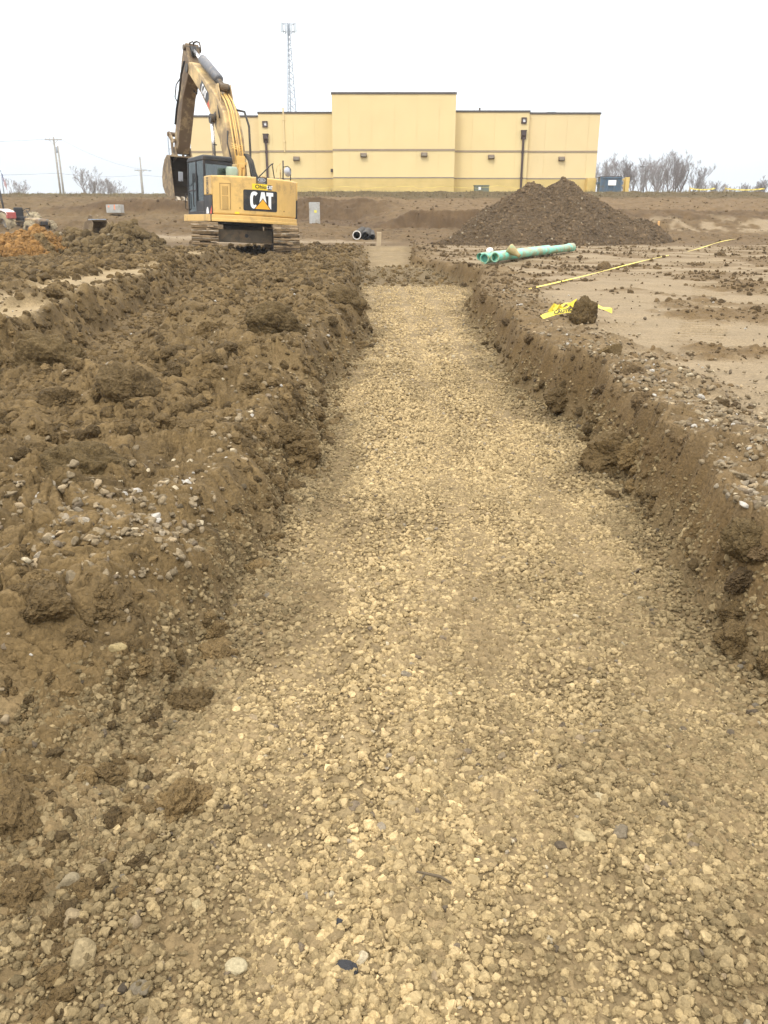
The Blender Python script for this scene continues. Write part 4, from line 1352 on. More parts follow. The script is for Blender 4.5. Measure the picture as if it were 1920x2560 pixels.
def downspout(x, y, z):
    b = MB()
    b.prism_x([(y - .26, z), (y, z), (y, z - .62), (y - .12, z - .62), (y - .26, z - .32)], x - .20, x + .20)
    b.box(x - .24, x + .24, y - .29, y, z - .02, z + .06)
    b.box(x - .085, x + .085, y - .17, y - .03, 3.4, z - .6)
    for zz in (6.94, 4.92, 8.0):
        b.box(x - .12, x + .12, y - .19, y - .01, zz - .07, zz + .07)
    bl(b, 'downspout', M['bronze'])
    zc = z + .80
    b = MB().box(x - .24, x + .20, y - .10, y, zc - .24, zc - .12).box(x - .24, x + .20, y - .10, y, zc + .12, zc + .22).box(x - .24, x - .12, y - .10, y, zc - .12, zc + .12).box(x + .10, x + .20, y - .10, y, zc - .12, zc + .12)
    o = bl(b, 'scupper', M['bronze'])
    b = MB().box(x - .12, x + .10, y - .03, y + .01, zc - .12, zc + .12)
    bl(b, 'scupper_opening', M['white'], o)


downspout(-9.85, 73.4, 8.28)
downspout(11.62, 73.4, 8.55)
b = MB().box(-8.38, -8.27, 73.3, 73.39, 6.95, 10.3)
for zz in (7.7, 9.35): b.box(-8.42, -8.23, 73.28, 73.39, zz, zz + .12)
bl(b, 'wall_conduit', M['stucco_warm'])
bl(MB().tube([(7.95, 73.9, 9.9), (7.95, 73.9, 10.35)], .07, 8), 'roof_vent', M['coping'])
b = MB().box(13.7, 14.4, 74.4, 74.9, 9.9, 10.12)
bl(b, 'roof_vent', M['galv'])
b = MB().box(-4.5, -4.3, 73.28, 73.37, 5.4, 5.65)
bl(b, 'meter_box', M['bronze'])

# ================================================================== lattice tower
TW = empty('cell_tower', (-23.1, 222, 3.7), R(17), 'tall pale lattice phone mast with a ring of antennas rising behind the store', 'tower')
Ht = 42.6
legs = [(0, 1), (-.866, -.5), (.866, -.5)]


def lw(z): return .28 + 2.15 * (1 - z / Ht) ** 1.1


b = MB()
for (lx, ly) in legs:
    b.tube([(lx * lw(z), ly * lw(z), z) for z in np.linspace(0, Ht, 14)], [.19 - .10 * k / 13 for k in range(14)], 6)
tw = b.build('mast', M['galv'], TW)
b = MB()
z = 0
while z < Ht - 1:
    dz = 2.6 - 1.7 * z / Ht
    for q in range(3):
        l0, l1 = legs[q], legs[(q + 1) % 3]
        a0 = (l0[0] * lw(z), l0[1] * lw(z), z); a1 = (l1[0] * lw(z + dz), l1[1] * lw(z + dz), z + dz)
        b.tube([a0, a1], .05, 4, cap=False)
        a0 = (l1[0] * lw(z), l1[1] * lw(z), z); a1 = (l0[0] * lw(z + dz), l0[1] * lw(z + dz), z + dz)
        b.tube([a0, a1], .045, 4, cap=False)
    z += dz
b.build('lattice_brace', M['galv'], TW)
b = MB()
for q in range(3):
    a0, a1 = [Vector((math.sin(R(120 * (q + k) + 10)) * 2.0, math.cos(R(120 * (q + k) + 10)) * 2.0, 0)) for k in (0, 1)]
    for zz in (Ht - 1.9, Ht - .3):
        b.tube([a0 + Vector((0, 0, zz)), a1 + Vector((0, 0, zz))], .06, 5)
        b.tube([a0 + Vector((0, 0, zz)), Vector((0, 0, zz))], .06, 5)
b.build('antenna_frame', M['galv'], TW)
for q in range(3):
    a0, a1 = [Vector((math.sin(R(120 * (q + k) + 10)) * 2.0, math.cos(R(120 * (q + k) + 10)) * 2.0, 0)) for k in (0, 1)]
    for k in range(4):
        p = a0.lerp(a1, .08 + .28 * k)
        o = p.normalized() * .22
        MB().obox(p + o + Vector((0, 0, Ht - 1.1)), (.32, .18, 2.3 - .3 * (k % 2)), -math.atan2(a0.x + a1.x, a0.y + a1.y)).build('antenna_panel', M['panelwhite'], TW, bevel=.03)
MB().tube([(0, 0, Ht - 1), (0, 0, Ht + 1.4)], .05, 6).build('lightning_rod', M['galv'], TW)
MB().lathe([(0, -.2), (.7, -.1), (.75, .1), (0, .2)], (-1.5, 0, 20), (-1, -.4, 0), 14).build('dish_antenna', M['panelwhite'], TW)

# thin mast behind the excavator
b = MB().tube([(0, 0, 0), (0, 0, 12.0)], [.16, .09], 6)
for k in range(4): b.tube([(-.25, 0, 3 + 2.2 * k), (.25, 0, 3.6 + 2.2 * k)], .03, 4)
o = b.build('radio_mast', M['galv'])
o.location = (-39.3, 160, 3.7)
tag(o, 'faint thin radio mast far behind the excavator bucket', 'mast')

# ================================================================== utility poles and wires


def pole(loc, h, arm_z, arm_w, lab, tf=False, arm2=False, lean=0):
    e = empty('utility_pole', loc, 0, lab, 'utility pole', 'wooden utility poles')
    e.rotation_euler = (0, lean, 0)
    MB().tube([(0, 0, 0), (0, 0, h)], [.19, .13], 10).build('pole_shaft', M['woodpole'], e, smooth=True)
    if arm_w:
        b = MB().box(-arm_w / 2, arm_w / 2, -.22, -.1, arm_z - .07, arm_z + .08)
        b.tube([(-.02, -.17, arm_z - .75), (.75, -.17, arm_z - .05)], .03, 5)
        b.tube([(.02, -.17, arm_z - .75), (-.75, -.17, arm_z - .05)], .03, 5)
        b.build('crossarm', M['woodpole'], e)
        for k in (-.46, -.22, .22, .46):
            MB().lathe([(0, 0), (.05, .02), (.07, .1), (.05, .16), (0, .2)], (k * arm_w, -.16, arm_z + .08), (0, 0, 1), 8).build('insulator', M['panelwhite'], e, smooth=True)
    if tf:
        MB().lathe([(0, 0), (.26, 0), (.28, .06), (.28, .8), (.2, .95), (0, .98)], (-.33, -.1, h - 1.1), (0, 0, 1), 14).build('transformer', M['galv'], e, smooth=True)
    if arm2:
        b = MB().tube([(0, 0, h * .72), (.8, 0, h * .76), (1.7, 0, h * .75)], .04, 5).box(1.6, 2.2, -.1, .1, h * .735, h * .755)
        b.build('lamp_arm', M['galv'], e)
    return e


p1 = P(152, 487, 150)
pole((p1.x, 150, 3.6), 11.3, 10.85, 2.9, 'tall utility pole with a wide crossarm, the nearest one on the left')
pole((p1.x - .95, 154, 3.6), 10.2, 0, 0, 'slim companion pole with a transformer close beside the tall utility pole', tf=True)
p2 = P(355, 485, 190)
pole((p2.x + .3, 190, 3.6), 10.9, 8.2, 2.8, 'distant utility pole between the bare trees and the excavator bucket', arm2=True)
pole((p2.x - .5, 192, 3.6), 8.4, 0, 0, 'short brace pole right behind the distant utility pole')


def wire(pts, lab, r=.022, sag=.5):
    b = MB()
    for (a, c) in pts:
        a, c = Vector(a), Vector(c)
        b.tube([a.lerp(c, t) - Vector((0, 0, sag * 4 * t * (1 - t))) for t in np.linspace(0, 1, 12)], r, 4, cap=False)
    o = b.build('power_line', M['wire'])
    tag(o, lab, 'power line', 'power lines on the left')
    return o


wire([((-95, 141, 9.0), (p1.x, 150, 9.2)), ((p1.x, 150, 9.2), (p2.x + .3, 190, 10.9)), ((p2.x + .3, 190, 10.9), (-40, 205, 11.6))], 'single pale wire running level with the middle of the tall pole')
wire([((-95, 141, 5.0), (p1.x, 150, 5.25)), ((p1.x, 150, 5.25), (p2.x + .3, 190, 5.6)), ((p2.x + .3, 190, 5.6), (-40, 205, 5.6))], 'thick low cable passing behind the bare trees on the left', .05, .2)
wire([((-95, 141.5, 4.5), (p1.x - .3, 150.4, 4.5)), ((p1.x - .3, 150.4, 4.5), (p2.x, 190.4, 4.9)), ((p2.x, 190.4, 4.9), (-40, 205.4, 4.6))], 'lowest thin cable just above the grassy bank on the left', .03, .2)
wire([((p1.x + 1.2, 150, 14.55), (p2.x + 1.4, 190, 11.95)), ((p1.x - 1.2, 150, 14.55), (-99, 140, 14.6))], 'upper wire strung from the wide crossarm to the next pole', .018, .9)

# flag
fp = P(2, 430, 90)
FL = empty('flag', (fp.x, 90, 3.6), R(8), 'faded red and white flag hanging from a thin pole at the left edge', 'flag')
MB().tube([(0, 0, 0), (0, 0, fp.z - 3.4)], [.06, .04], 8).build('flag_pole', M['galv'], FL, smooth=True)
hz = fp.z - 3.7


def cloth(x0, x1, v0, v1, name, m):
    b = MB(); n = 8
    for t in (0, .01):
        for q in range(n + 1):
            u = x0 + (x1 - x0) * q / n
            for v in (v0, v1):
                b.v.append((.05 + u * .30 + .02 * math.sin(u * 14), t + .14 * math.sin(u * 9 + v), hz - v - u * 1.05))
    for q in range(n):
        a = q * 2
        b.f += [(a, a + 2, a + 3, a + 1), (a + 2 * n + 2, a + 2 * n + 3, a + 2 * n + 5, a + 2 * n + 4)]
        b.mi += [0, 0]
    b.build(name, m, FL, smooth=True)


for k in range(7):
    cloth(.0 if k > 3 else .5, 1.25, .10 * k, .10 * k + .1, 'flag_stripe', M['flagred'] if k % 2 == 0 else M['flagwhite'])
cloth(0, .5, 0, .4, 'flag_canton', M['flagblue'])

# ================================================================== bare trees


def bare_tree(loc, h, seed, lab, group, stems=3, spread=.30, levels=4, mt='bark', twig=.014, up_bias=.9, nchild=4):
    g = random.Random(seed)
    tb, cb_ = MB(), MB()

    def branch(p, d, L, r, lev):
        n = 4 if lev < 2 else 3
        pts = [p]; q = p.copy(); dd = d.copy()
        for k in range(n):
            dd = (dd + Vector((g.gauss(0, .16), g.gauss(0, .16), g.gauss(.05, .10) + .05 * up_bias))).normalized()
            q = q + dd * L / n
            pts.append(q.copy())
        rs = [max(r * (1 - .75 * k / n), twig * .55) for k in range(n + 1)]
        (tb if lev == 0 else cb_).tube(pts, rs, 5 if lev == 0 else 3, cap=False)
        if lev >= levels: return
        m = nchild + (1 if lev == 0 else 0)
        for k in range(m):
            t = .25 + .75 * (k + g.random()) / m
            idx = min(int(t * n), n - 1)
            s = pts[idx].lerp(pts[idx + 1], t * n - idx)
            w = g.uniform(0, 2 * math.pi)
            side = Vector((math.cos(w), math.sin(w), up_bias + g.uniform(-.2, .3)))
            nd = (dd * .55 + side.normalized() * .75).normalized()
            branch(s, nd, L * g.uniform(.42, .62) * (1.15 - .4 * t), max(rs[idx] * .55, twig * .7), lev + 1)
    for k in range(stems):
        w = 2 * math.pi * (k + g.random()) / stems
        d = Vector((math.cos(w) * spread * g.uniform(.4, 1.2), math.sin(w) * spread * g.uniform(.4, 1.2), 1)).normalized()
        branch(Vector((math.cos(w) * .12, math.sin(w) * .12, -.2)), d, h * g.uniform(.62, .80), h * .016 + .03, 0)
    e = empty('bare_tree', loc, 0, lab, 'tree', group)
    tb.build('trunk', M[mt], e, smooth=True)
    cb_.build('crown', M[mt], e)
    return e


TR = 'bare trees beyond the right end of the store'
for k, (px, top, Y, st, mt, lab) in enumerate([
    (1512, 404, 120, 4, 'bark', 'bare tree touching the right end of the store wall'),
    (1543, 405, 124, 4, 'bark', 'bare tree rising behind the blue dumpster'),
    (1572, 398, 118, 4, 'bark_dark', 'dark bare tree just left of the lamp pole'),
    (1590, 402, 134, 3, 'bark', 'pale slender bare tree behind the lamp pole'),
    (1628, 392, 121, 4, 'bark', 'broad bare tree just right of the lamp pole'),
    (1656, 398, 130, 4, 'bark', 'bare tree half hidden between the broad and the tallest one'),
    (1684, 384, 116, 5, 'bark_dark', 'tallest bare tree of the clump right of the store'),
    (1712, 408, 120, 3, 'bark_dark', 'leaning bare tree on the right shoulder of the clump'),
    (1752, 440, 128, 4, 'bark', 'low bushy bare tree right of the leaning one'),
    (1790, 448, 136, 4, 'bark', 'smallest low bare tree in the gap of the treeline'),
    (1825, 446, 132, 4, 'bark', 'low bare tree left of the far right thicket'),
    (1868, 452, 150, 4, 'bark_dark', 'dark low bare tree at the start of the far right thicket'),
    (1898, 438, 145, 5, 'bark_dark', 'dark bare tree rising at the right edge of the photo')]):
    b0 = P(px, 482, Y); t0 = P(px, top, Y)
    bare_tree((b0.x, Y, 3.55), (t0.z - 3.3) * (1.02 if px < 1730 else .85), 60 + k, lab, TR, st, .36 if st > 3 else .5, mt=mt, twig=.012, up_bias=.75, nchild=5)
TLG = 'bare shrubs on the left skyline'
for k, (px, top, Y, st, lab) in enumerate([(52, 448, 118, 4, 'small faint bare shrub near the left edge behind the bank'),
                                         (218, 424, 96, 6, 'wide spreading bare tree right of the tall utility pole'),
                                         (262, 444, 108, 4, 'smaller bare tree beside the wide spreading one'),
                                         (287, 448, 102, 4, 'dark thin bare tree nearest the distant utility pole')]):
    b0 = P(px, 487, Y); t0 = P(px, top, Y)
    bare_tree((b0.x, Y, 3.3), t0.z - 3.0, 90 + k, lab, TLG, st, .75 if st > 4 else .5, mt='bark', twig=.013, up_bias=.45, nchild=4)

# lamp pole
lp0 = P(1608, 480, 150); lt = P(1611, 417, 150)
LPO = empty('parking_lamp', (lp0.x, 150, 3.6), 0, 'dark twin headed parking lot lamp pole in front of the bare trees', 'lamp post')
MB().tube([(0, 0, 0), (0, 0, lt.z - 3.6)], [.14, .10], 8).build('lamp_pole', M['lightpole'], LPO, smooth=True)
for s in (-1, 1):
    x0, x1 = sorted((s * .25, s * .95))
    MB().box(x0, x1, -.2, .2, lt.z - 3.72, lt.z - 3.5).build('lamp_head', M['lightpole'], LPO, bevel=.03)
MB().box(-.3, .3, -.05, .05, lt.z - 3.66, lt.z - 3.58).build('lamp_bracket', M['lightpole'], LPO)

# ================================================================== dumpster, enclosure, cabinet
DM = empty('dumpster', (18.75, 72.0, 3.66), R(-4), 'slate blue steel dumpster with a white label at the right end of the store', 'dumpster')
b = MB().prism_x([(-.75, .12), (.75, .12), (.85, 1.22), (-.85, 1.22)], -.82, .82)
b.build('bin_body', M['dumpblue'], DM, bevel=.02)
b = MB()
for x in (-.83, -.28, .28, .83): b.box(x - .05, x + .05, -.90, -.80, .1, 1.2)
b.box(-.9, .9, -.92, -.84, 1.15, 1.25)
b.build('bin_rib', M['dumpblue'], DM, bevel=.01)
MB().box(-.88, .88, -.9, .9, 1.255, 1.31).build('bin_lid', M['black'], DM, bevel=.02)
MB().box(-.24, .40, -.915, -.905, .62, 1.02).build('bin_label', M['white'], DM)
for s in (-.95, .95): MB().box(s - .06, s + .06, -.5, .5, .75, .9).build('fork_pocket', M['dumpblue'], DM)
EN = empty('dumpster_enclosure', (20.2, 72.6, 3.6), 0, 'open yellow gate and corner post of the dumpster enclosure', 'enclosure')
MB().box(.02, .36, -.2, .2, 0, 1.36).build('corner_post', M['encl'], EN, bevel=.02)
b = MB()
for z in (.25, .72, 1.18): b.box(-.62, .0, -.05, .03, z - .05, z + .05)
for x in (-.60, -.3, -.04): b.box(x - .04, x + .04, -.04, .04, .1, 1.28)
b.build('gate_frame', M['encl'], EN, bevel=.008)
MB().box(-3.05, -2.3, .3, 3.0, 0, 1.30).build('enclosure_wall', M['encl'], EN, bevel=.01)

CB = empty('utility_cabinet', (7.72, 68.4, 3.58), R(3), 'low green electrical cabinet with a white label against the store base', 'electrical cabinet')
MB().box(-.55, .55, -.4, .4, .0, .56).build('cabinet_body', M['xfmr'], CB, bevel=.02)
MB().prism_x([(-.44, .56), (.44, .56), (.44, .64), (-.44, .60)], -.58, .58).build('cabinet_lid', M['xfmr'], CB, bevel=.015)
MB().box(-.30, -.10, -.412, -.404, .25, .47).build('cabinet_label', M['white'], CB)
MB().box(-.01, .01, -.41, -.403, .04, .54).build('cabinet_seam', M['black'], CB)

# ================================================================== spoil heaps
M_HEAP = soil_mat('heap_soil', bumps=((5, .12), (16, .05), (60, .02)), strength=.9, vor=((3.2, .10), (9, .04)))


def heap(name, x0, x1, y0, y1, nx, ny, hf, cf, lab, seed, nl=6000, lo=.03, hi=.13, pale=.04):
    X, Y = np.meshgrid(np.linspace(x0, x1, nx), np.linspace(y0, y1, ny), indexing='ij')
    Z, K = hf(X, Y)
    base = ground_z(X.ravel(), Y.ravel()).reshape(X.shape)
    tap = np.minimum(np.minimum(X - x0, x1 - X) / .4, np.minimum(Y - y0, y1 - Y) / .4)
    Z = np.where(tap < 1, np.minimum(Z, base - .15 + .1 * tap), Z)
    Z = np.maximum(Z, base - .25)
    V = np.stack([X, Y, Z], -1).reshape(-1, 3)
    i, j = np.meshgrid(np.arange(nx - 1), np.arange(ny - 1), indexing='ij')
    F = np.stack([i * ny + j, (i + 1) * ny + j, (i + 1) * ny + j + 1, i * ny + j + 1], -1).reshape(-1, 4)
    Cc = cf(X, Y, Z, K)
    o = np_mesh(name, V, F, M_HEAP, Cc.reshape(-1, 3))
    tag(o, lab, 'dirt heap')
    # lumps and stones lying on it
    g = np.random.default_rng(seed + 600)
    ii = g.integers(2, nx - 2, nl); jj = g.integers(2, ny - 2, nl)
    k = (Z[ii, jj] > base[ii, jj] + .02)
    ii, jj = ii[k], jj[k]
    s_ = lo * (hi / lo) ** (g.random(len(ii)) ** 2.5)
    c_ = Cc[ii, jj] * (1 + g.normal(size=(len(ii), 1)) * .18)
    pal = g.random(len(ii)) < pale
    c_[pal] = np.array([.30, .25, .17]); s_[pal] *= .8
    v_, f_, c_ = scatter('s', 2, np.stack([X[ii, jj], Y[ii, jj], Z[ii, jj]], 1), s_, np.clip(c_, .02, .7), seed + 700, True, tilt=.8, sink=.25)
    q = np_mesh('loose_lumps', v_, f_, M_CLOD, c_, smooth=False, parent=o)
    q['kind'] = 'stuff'
    return o


def rocky(X, Y, cell, s, amp):
    f1, f2, cid = worley((X + .15 * perlin(X * 2, Y * 2, s)) / cell, (Y + .15 * perlin(X * 2 + 5, Y * 2, s)) / cell, s)
    return amp * np.clip(1 - 1.1 * f1, 0, 1) * (.3 + cid), cid


MX = [2.2, 2.73, 3.62, 4.57, 5.59, 6.13, 6.99, 7.3, 7.6, 8.0, 8.46, 8.82, 9.56, 10.64, 11.59, 12.45, 13.19, 13.7, 14.4]
MZ = [.1, .3, 1.04, 1.96, 2.40, 2.62, 3.17, 3.12, 2.95, 3.2, 3.5, 3.32, 2.82, 2.2, 1.72, 1.36, 1.05, .75, .1]


def hf_big(X, Y):
    s = 41 / 40.5
    ridge = np.interp(X / s + .25 * perlin(Y * .7, X * .2, 201), MX, MZ)
    yc = 41 + .5 * perlin(X * .35, X * 0, 202)
    d = np.abs(Y - yc)
    Z = ridge - np.clip(d - .25, 0, 99) * (.62 + .12 * perlin(X * .5, Y * .5, 203))
    # shoulder spur to the left front
    Z = np.maximum(Z, np.interp(X, [1.5, 3.0, 5.2, 7.2], [.2, .9, 1.5, .4]) - np.abs(Y - 38.6) * .7)
    # slumped crack on the left flank
    crack = np.exp(-((Y - 39.6 - .55 * (X - 5.2)) / .12) ** 2) * ss(3.8, 4.6, X) * ss(7.2, 6.2, X)
    Z = Z - .16 * crack + .20 * fbm(X * .6, Y * .6, 204, 5)
    a, c1 = rocky(X, Y, .30, 205, .085); b_, c2 = rocky(X, Y, .12, 206, .035)
    return Z + a + b_, (c1, c2)


def cf_big(X, Y, Z, K):
    n = fbm(X * 1.2, Y * 1.2, 207, 4)
    v = 1 + .12 * n + .22 * (K[1] - .5) + .12 * (K[0] - .5)
    c = np.array([.140, .096, .053])[None, None] * v[..., None]
    lf = ss(6.0, 4.2, X)[..., None]
    c = c * (1 - .55 * lf) + np.array([.118, .080, .042]) * .55 * lf
    return np.clip(c, .02, .8)


heap('dirt_heap', 1.3, 15.2, 35.8, 46.5, 420, 330, hf_big, cf_big, 'large dark stony dirt heap in front of the right half of the store', 1, 16000, .022, .11, .03)


def prof(pts, Y):
    pts = [P(a, b, Y) for a, b in pts]
    return [p.x for p in pts], [p.z for p in pts]


OX, OZ = prof([(-160, 560), (-60, 575), (0, 592), (40, 587), (62, 584), (95, 572), (118, 584), (150, 604), (185, 640), (230, 668)], 24.5)
DX, DZ = prof([(90, 668), (120, 612), (140, 592), (172, 578), (205, 586), (222, 583), (250, 588), (290, 567), (320, 573), (345, 570), (375, 590), (402, 611), (425, 640)], 25.5)


def hf_or(X, Y):
    Z = np.interp(X + .15 * perlin(X * 2, Y * 2, 211), OX, OZ) - np.clip(np.abs(Y - 24.5) - .1, 0, 99) * .36
    a, c1 = rocky(X, Y, .26, 213, .12); b_, c2 = rocky(X, Y, .1, 214, .03)
    return Z + .10 * fbm(X * 1.1, Y * 1.1, 212, 4) + a + b_ - .05, (c1, c2)


def cf_or(X, Y, Z, K):
    n = fbm(X * .9, Y * .9, 215, 4)
    t = ss(.35, 1.0, n + .7 * ss(-9.6, -8.5, X))[..., None]
    c = np.array([.27, .145, .046]) * (1 - t) + np.array([.18, .122, .052]) * t
    return np.clip(c * (1 + .2 * (K[1] - .5) + .15 * (K[0] - .5))[..., None], .02, .8)


def hf_dk(X, Y):
    Z = np.interp(X + .15 * perlin(X * 2, Y * 2, 221), DX, DZ) - np.clip(np.abs(Y - 25.5) - .1, 0, 99) * .50
    a, c1 = rocky(X, Y, .34, 223, .17); b_, c2 = rocky(X, Y, .13, 224, .06)
    return Z + .13 * fbm(X * 1.2, Y * 1.2, 222, 4) + a + b_ - .08, (c1, c2)


def cf_dk(X, Y, Z, K):
    c = np.array([.135, .094, .043])[None, None] * (1 + .15 * fbm(X, Y, 225, 3) + .25 * (K[1] - .5) + .18 * (K[0] - .5))[..., None]
    return np.clip(c, .02, .8)


heap('dirt_heap', -15.0, -8.0, 21.6, 27.4, 300, 250, hf_or, cf_or, 'orange brown clay heap at the left edge below the tractor wheels', 2, 4500, .03, .16, .0)
heap('dirt_heap', -10.9, -6.0, 22.6, 28.6, 260, 260, hf_dk, cf_dk, 'lumpy dark brown clod heap between the orange heap and the excavator', 3, 5000, .04, .22, .02)

# ================================================================== spare bucket behind the clod heap
SB = empty('spare_bucket', (-8.95, 26.4, .95), R(24), 'small rusty digging bucket standing on the dark clod heap', 'digger bucket')
sh = [(-.28, .0), (-.34, .25), (-.30, .45), (-.16, .60), (.05, .66), (.2, .66)]
ins = [(p[0] * .9 + .01, p[1] * .94) for p in sh]
BSC = Matrix.Rotation(R(209), 4, 'Z') @ Matrix.Scale(.98, 4)


def sbx(b, n, m, **k): return b.xf(BSC).build(n, m, SB, **k)


sbx(MB().prism_x(sh + ins[::-1], -.27, .27), 'bucket_shell', M['bucket'], bevel=.01)
for s in (-1, 1):
    x0, x1 = sorted((s * .27, s * .30))
    sbx(MB().prism_x(sh + [(.30, .56), (.02, -.06)], x0, x1), 'side_plate', M['bucket'], bevel=.008)
sbx(MB().box(-.26, .26, .0, .22, .662, .69), 'back_plate', M['galv'], bevel=.008)
for s in (-.12, .12): sbx(MB().prism_x([(-.25, .52), (.0, .66), (.0, .80), (-.08, .82), (-.26, .66)], s - .03, s + .03), 'bucket_ear', M['bucket'], bevel=.008)

# ================================================================== tractor at the left edge
TRC = empty('tractor', (-18.5, 44.2, .62), 0, 'small muddy tractor with a white and red rear fender, cut off by the left edge', 'tractor')
TM = Matrix.Rotation(R(-128), 4, 'Z')     # nose turned towards the right and the camera


def tr(b, n, m, parent=TRC, **k): return b.xf(TM).build(n, m, parent, **k)


def wheel(x, y, r, w):
    ax = 1 if x > 0 else -1
    b = MB().lathe([(r * .58, -w / 2), (r * .86, -w / 2), (r, -w * .36), (r, w * .36), (r * .86, w / 2), (r * .58, w / 2), (r * .52, 0)], (x, y, r), (ax, 0, 0), 36, closed=True)
    n = 22
    for q in range(n):
        a = 2 * math.pi * q / n
        for s in (-1, 1):
            rot = Matrix.Rotation(-a + (math.pi / n if s > 0 else 0), 3, 'X') @ Matrix.Rotation(R(28 * s), 3, 'Z')
            a2 = a - (math.pi / n if s > 0 else 0)
            b.obox((x + s * w * .22, y + math.sin(a2) * r * 1.01, r + math.cos(a2) * r * 1.01), (w * .42, .05, .05), Matrix.Rotation(-a2, 3, 'X') @ Matrix.Rotation(R(28 * s), 3, 'Z'))
    t = tr(b, 'wheel', M['tyre'])
    b = MB().lathe([(r * .60, -w * .40), (r * .60, w * .42), (r * .52, w * .44), (r * .46, w * .22), (r * .2, w * .16), (r * .18, w * .28), (0, w * .28)], (x, y, r), (ax, 0, 0), 28)
    tr(b, 'wheel_rim', M['rim'], t)


for s in (-1, 1):
    wheel(s * .78, -.75, .68, .42)
    wheel(s * .56, 1.15, .47, .30)
tr(MB().box(-.34, .34, -1.2, 1.35, .48, .80).box(-.28, .28, -.2, 1.4, .8, .95), 'chassis', M['darkmetal'], bevel=.04)
tr(MB().prism_x([(.25, .72), (1.50, .70), (1.56, .85), (1.42, 1.02), (.25, 1.10)], -.32, .32), 'hood', M['stick_paint'], bevel=.06)
tr(MB().box(-.20, .20, 1.545, 1.57, .74, .92), 'grille', M['black'], bevel=.01)
for s in (-.2, .2): tr(MB().lathe([(0, 0), (.07, 0), (.07, .04), (0, .05)], (s, 1.53, .96), (0, 1, 0), 14), 'headlight', M['rim'])
for s in (1,):
    x0, x1 = sorted((s * .50, s * 1.0))
    tr(MB().prism_x([(-1.4, 1.05), (-1.3, 1.38), (-.8, 1.52), (-.3, 1.42), (-.12, 1.2), (-.3, 1.34), (-.8, 1.44), (-1.24, 1.32), (-1.34, 1.05)], x0, x1), 'fender', M['tractorwhite'], bevel=.015)
    tr(MB().box(x0 + .02, x1 - .02, -.28, -.10, 1.05, 1.36), 'fender_panel', M['tractorred'], bevel=.02)
    tr(MB().box(x0 + .04, x1 - .04, -1.38, -1.30, 1.05, 1.34), 'tail_panel', M['tractorwhite'], bevel=.02)
tr(MB().tube([(.62, -1.02, 1.2), (.66, -1.06, 1.9), (.60, -1.30, 2.7)], .05, 8), 'roll_bar', M['black'])
tr(MB().box(-.25, .25, -.75, -.3, .95, 1.15).box(-.25, .25, -.85, -.72, 1.1, 1.6), 'seat', M['interior'], bevel=.05)
b = MB().lathe([(.17, -.02), (.2, 0), (.17, .02)], (0, .02, 1.45), (0, -.5, .85), 20, closed=True).tube([(0, .25, 1.2), (0, .02, 1.45)], .025, 6)
tr(b, 'steering_wheel', M['black'])

# ================================================================== concrete boxes, pipes and stakes in the pit
zb = gz(-3.9, 48.6)
b0 = P(787, 558, 48.6)
CX = empty('concrete_box', (b0.x, 48.6, zb - .05), R(6), 'upright grey concrete box with a yellow paint mark right of the excavator', 'concrete box')
ch = P(787, 506, 48.6).z - zb + .05
MB().box(-.30, .30, -.26, .26, 0, ch).build('box_shell', M['concrete'], CX, bevel=.02)
MB().box(-.26, .26, -.22, .22, ch + .001, ch + .02).build('box_lid', M['darkmetal'], CX)
MB().prism_z([(-.02, -.268), (.12, -.268), (.12, -.262), (-.02, -.262)], ch * .52, ch * .64).build('paint_mark', M['painty'], CX)
b0 = P(300, 548, 50.3); zb = gz(b0.x, 50.3)
CY = empty('concrete_block', (b0.x, 49.6, zb + .02), R(-4), 'low pale concrete block with orange marks on the left terrace', 'concrete block')
zt = P(300, 531, 49.6).z - zb
MB().box(-.42, .42, -.3, .3, -.1, max(zt, .35)).build('block_body', M['concrete'], CY, bevel=.02)
MB().box(.05, .13, -.306, -.301, .08, .34).box(-.3, -.2, -.306, -.301, .2, .3).build('paint_mark', M['paintor'], CY)

for k, (px, py, rr, liner, lab) in enumerate([(892, 592, .215, True, 'black drain pipe with a white lined mouth, leftmost of three'),
                                              (913, 592, .205, False, 'middle black drain pipe of three lying in the pit'),
                                              (931, 595, .135, False, 'narrow black drain pipe, rightmost of three lying in the pit')]):
    c0 = P(px, py, 42.5)
    zg = gz(c0.x, 42.5)
    e = empty('drain_pipe', (c0.x, 42.5, max(zg, c0.z - rr)), R(-3 + 2 * k), lab, 'drain pipe', 'drain pipes in the pit')
    pr_ = [(rr * .84, 0)]
    n = 26
    for q in range(n + 1):
        pr_ += [(rr, .02 + .15 * q), (rr, .02 + .15 * q + .07), (rr * .92, .02 + .15 * q + .09), (rr * .92, .02 + .15 * q + .14)]
    pr_ += [(rr * .84, .02 + .15 * n + .14)]
    MB().lathe(pr_, (0, 0, rr), (0, 1, .04), 26, closed=True).build('pipe_wall', M['blackpipe'], e, smooth=False)
    if liner:
        MB().lathe([(rr * .80, -.015), (rr * 1.02, -.015), (rr * 1.02, .03), (rr * .80, .03)], (0, 0, rr), (0, 1, .04), 26, closed=True).build('pipe_rim', M['whitein'], e)


def stake(loc, h, m, lab, lean=0.0, w=.045):
    e = MB().box(-w, w, -.018, .018, -.1, h).prism_x([(-.018, h), (.018, h), (.0, h + .03)], -w, w)
    o = e.build('survey_stake', M[m])
    o.location = loc; o.rotation_euler = (0, lean, .1)
    tag(o, lab, 'stake', 'wooden survey stakes')


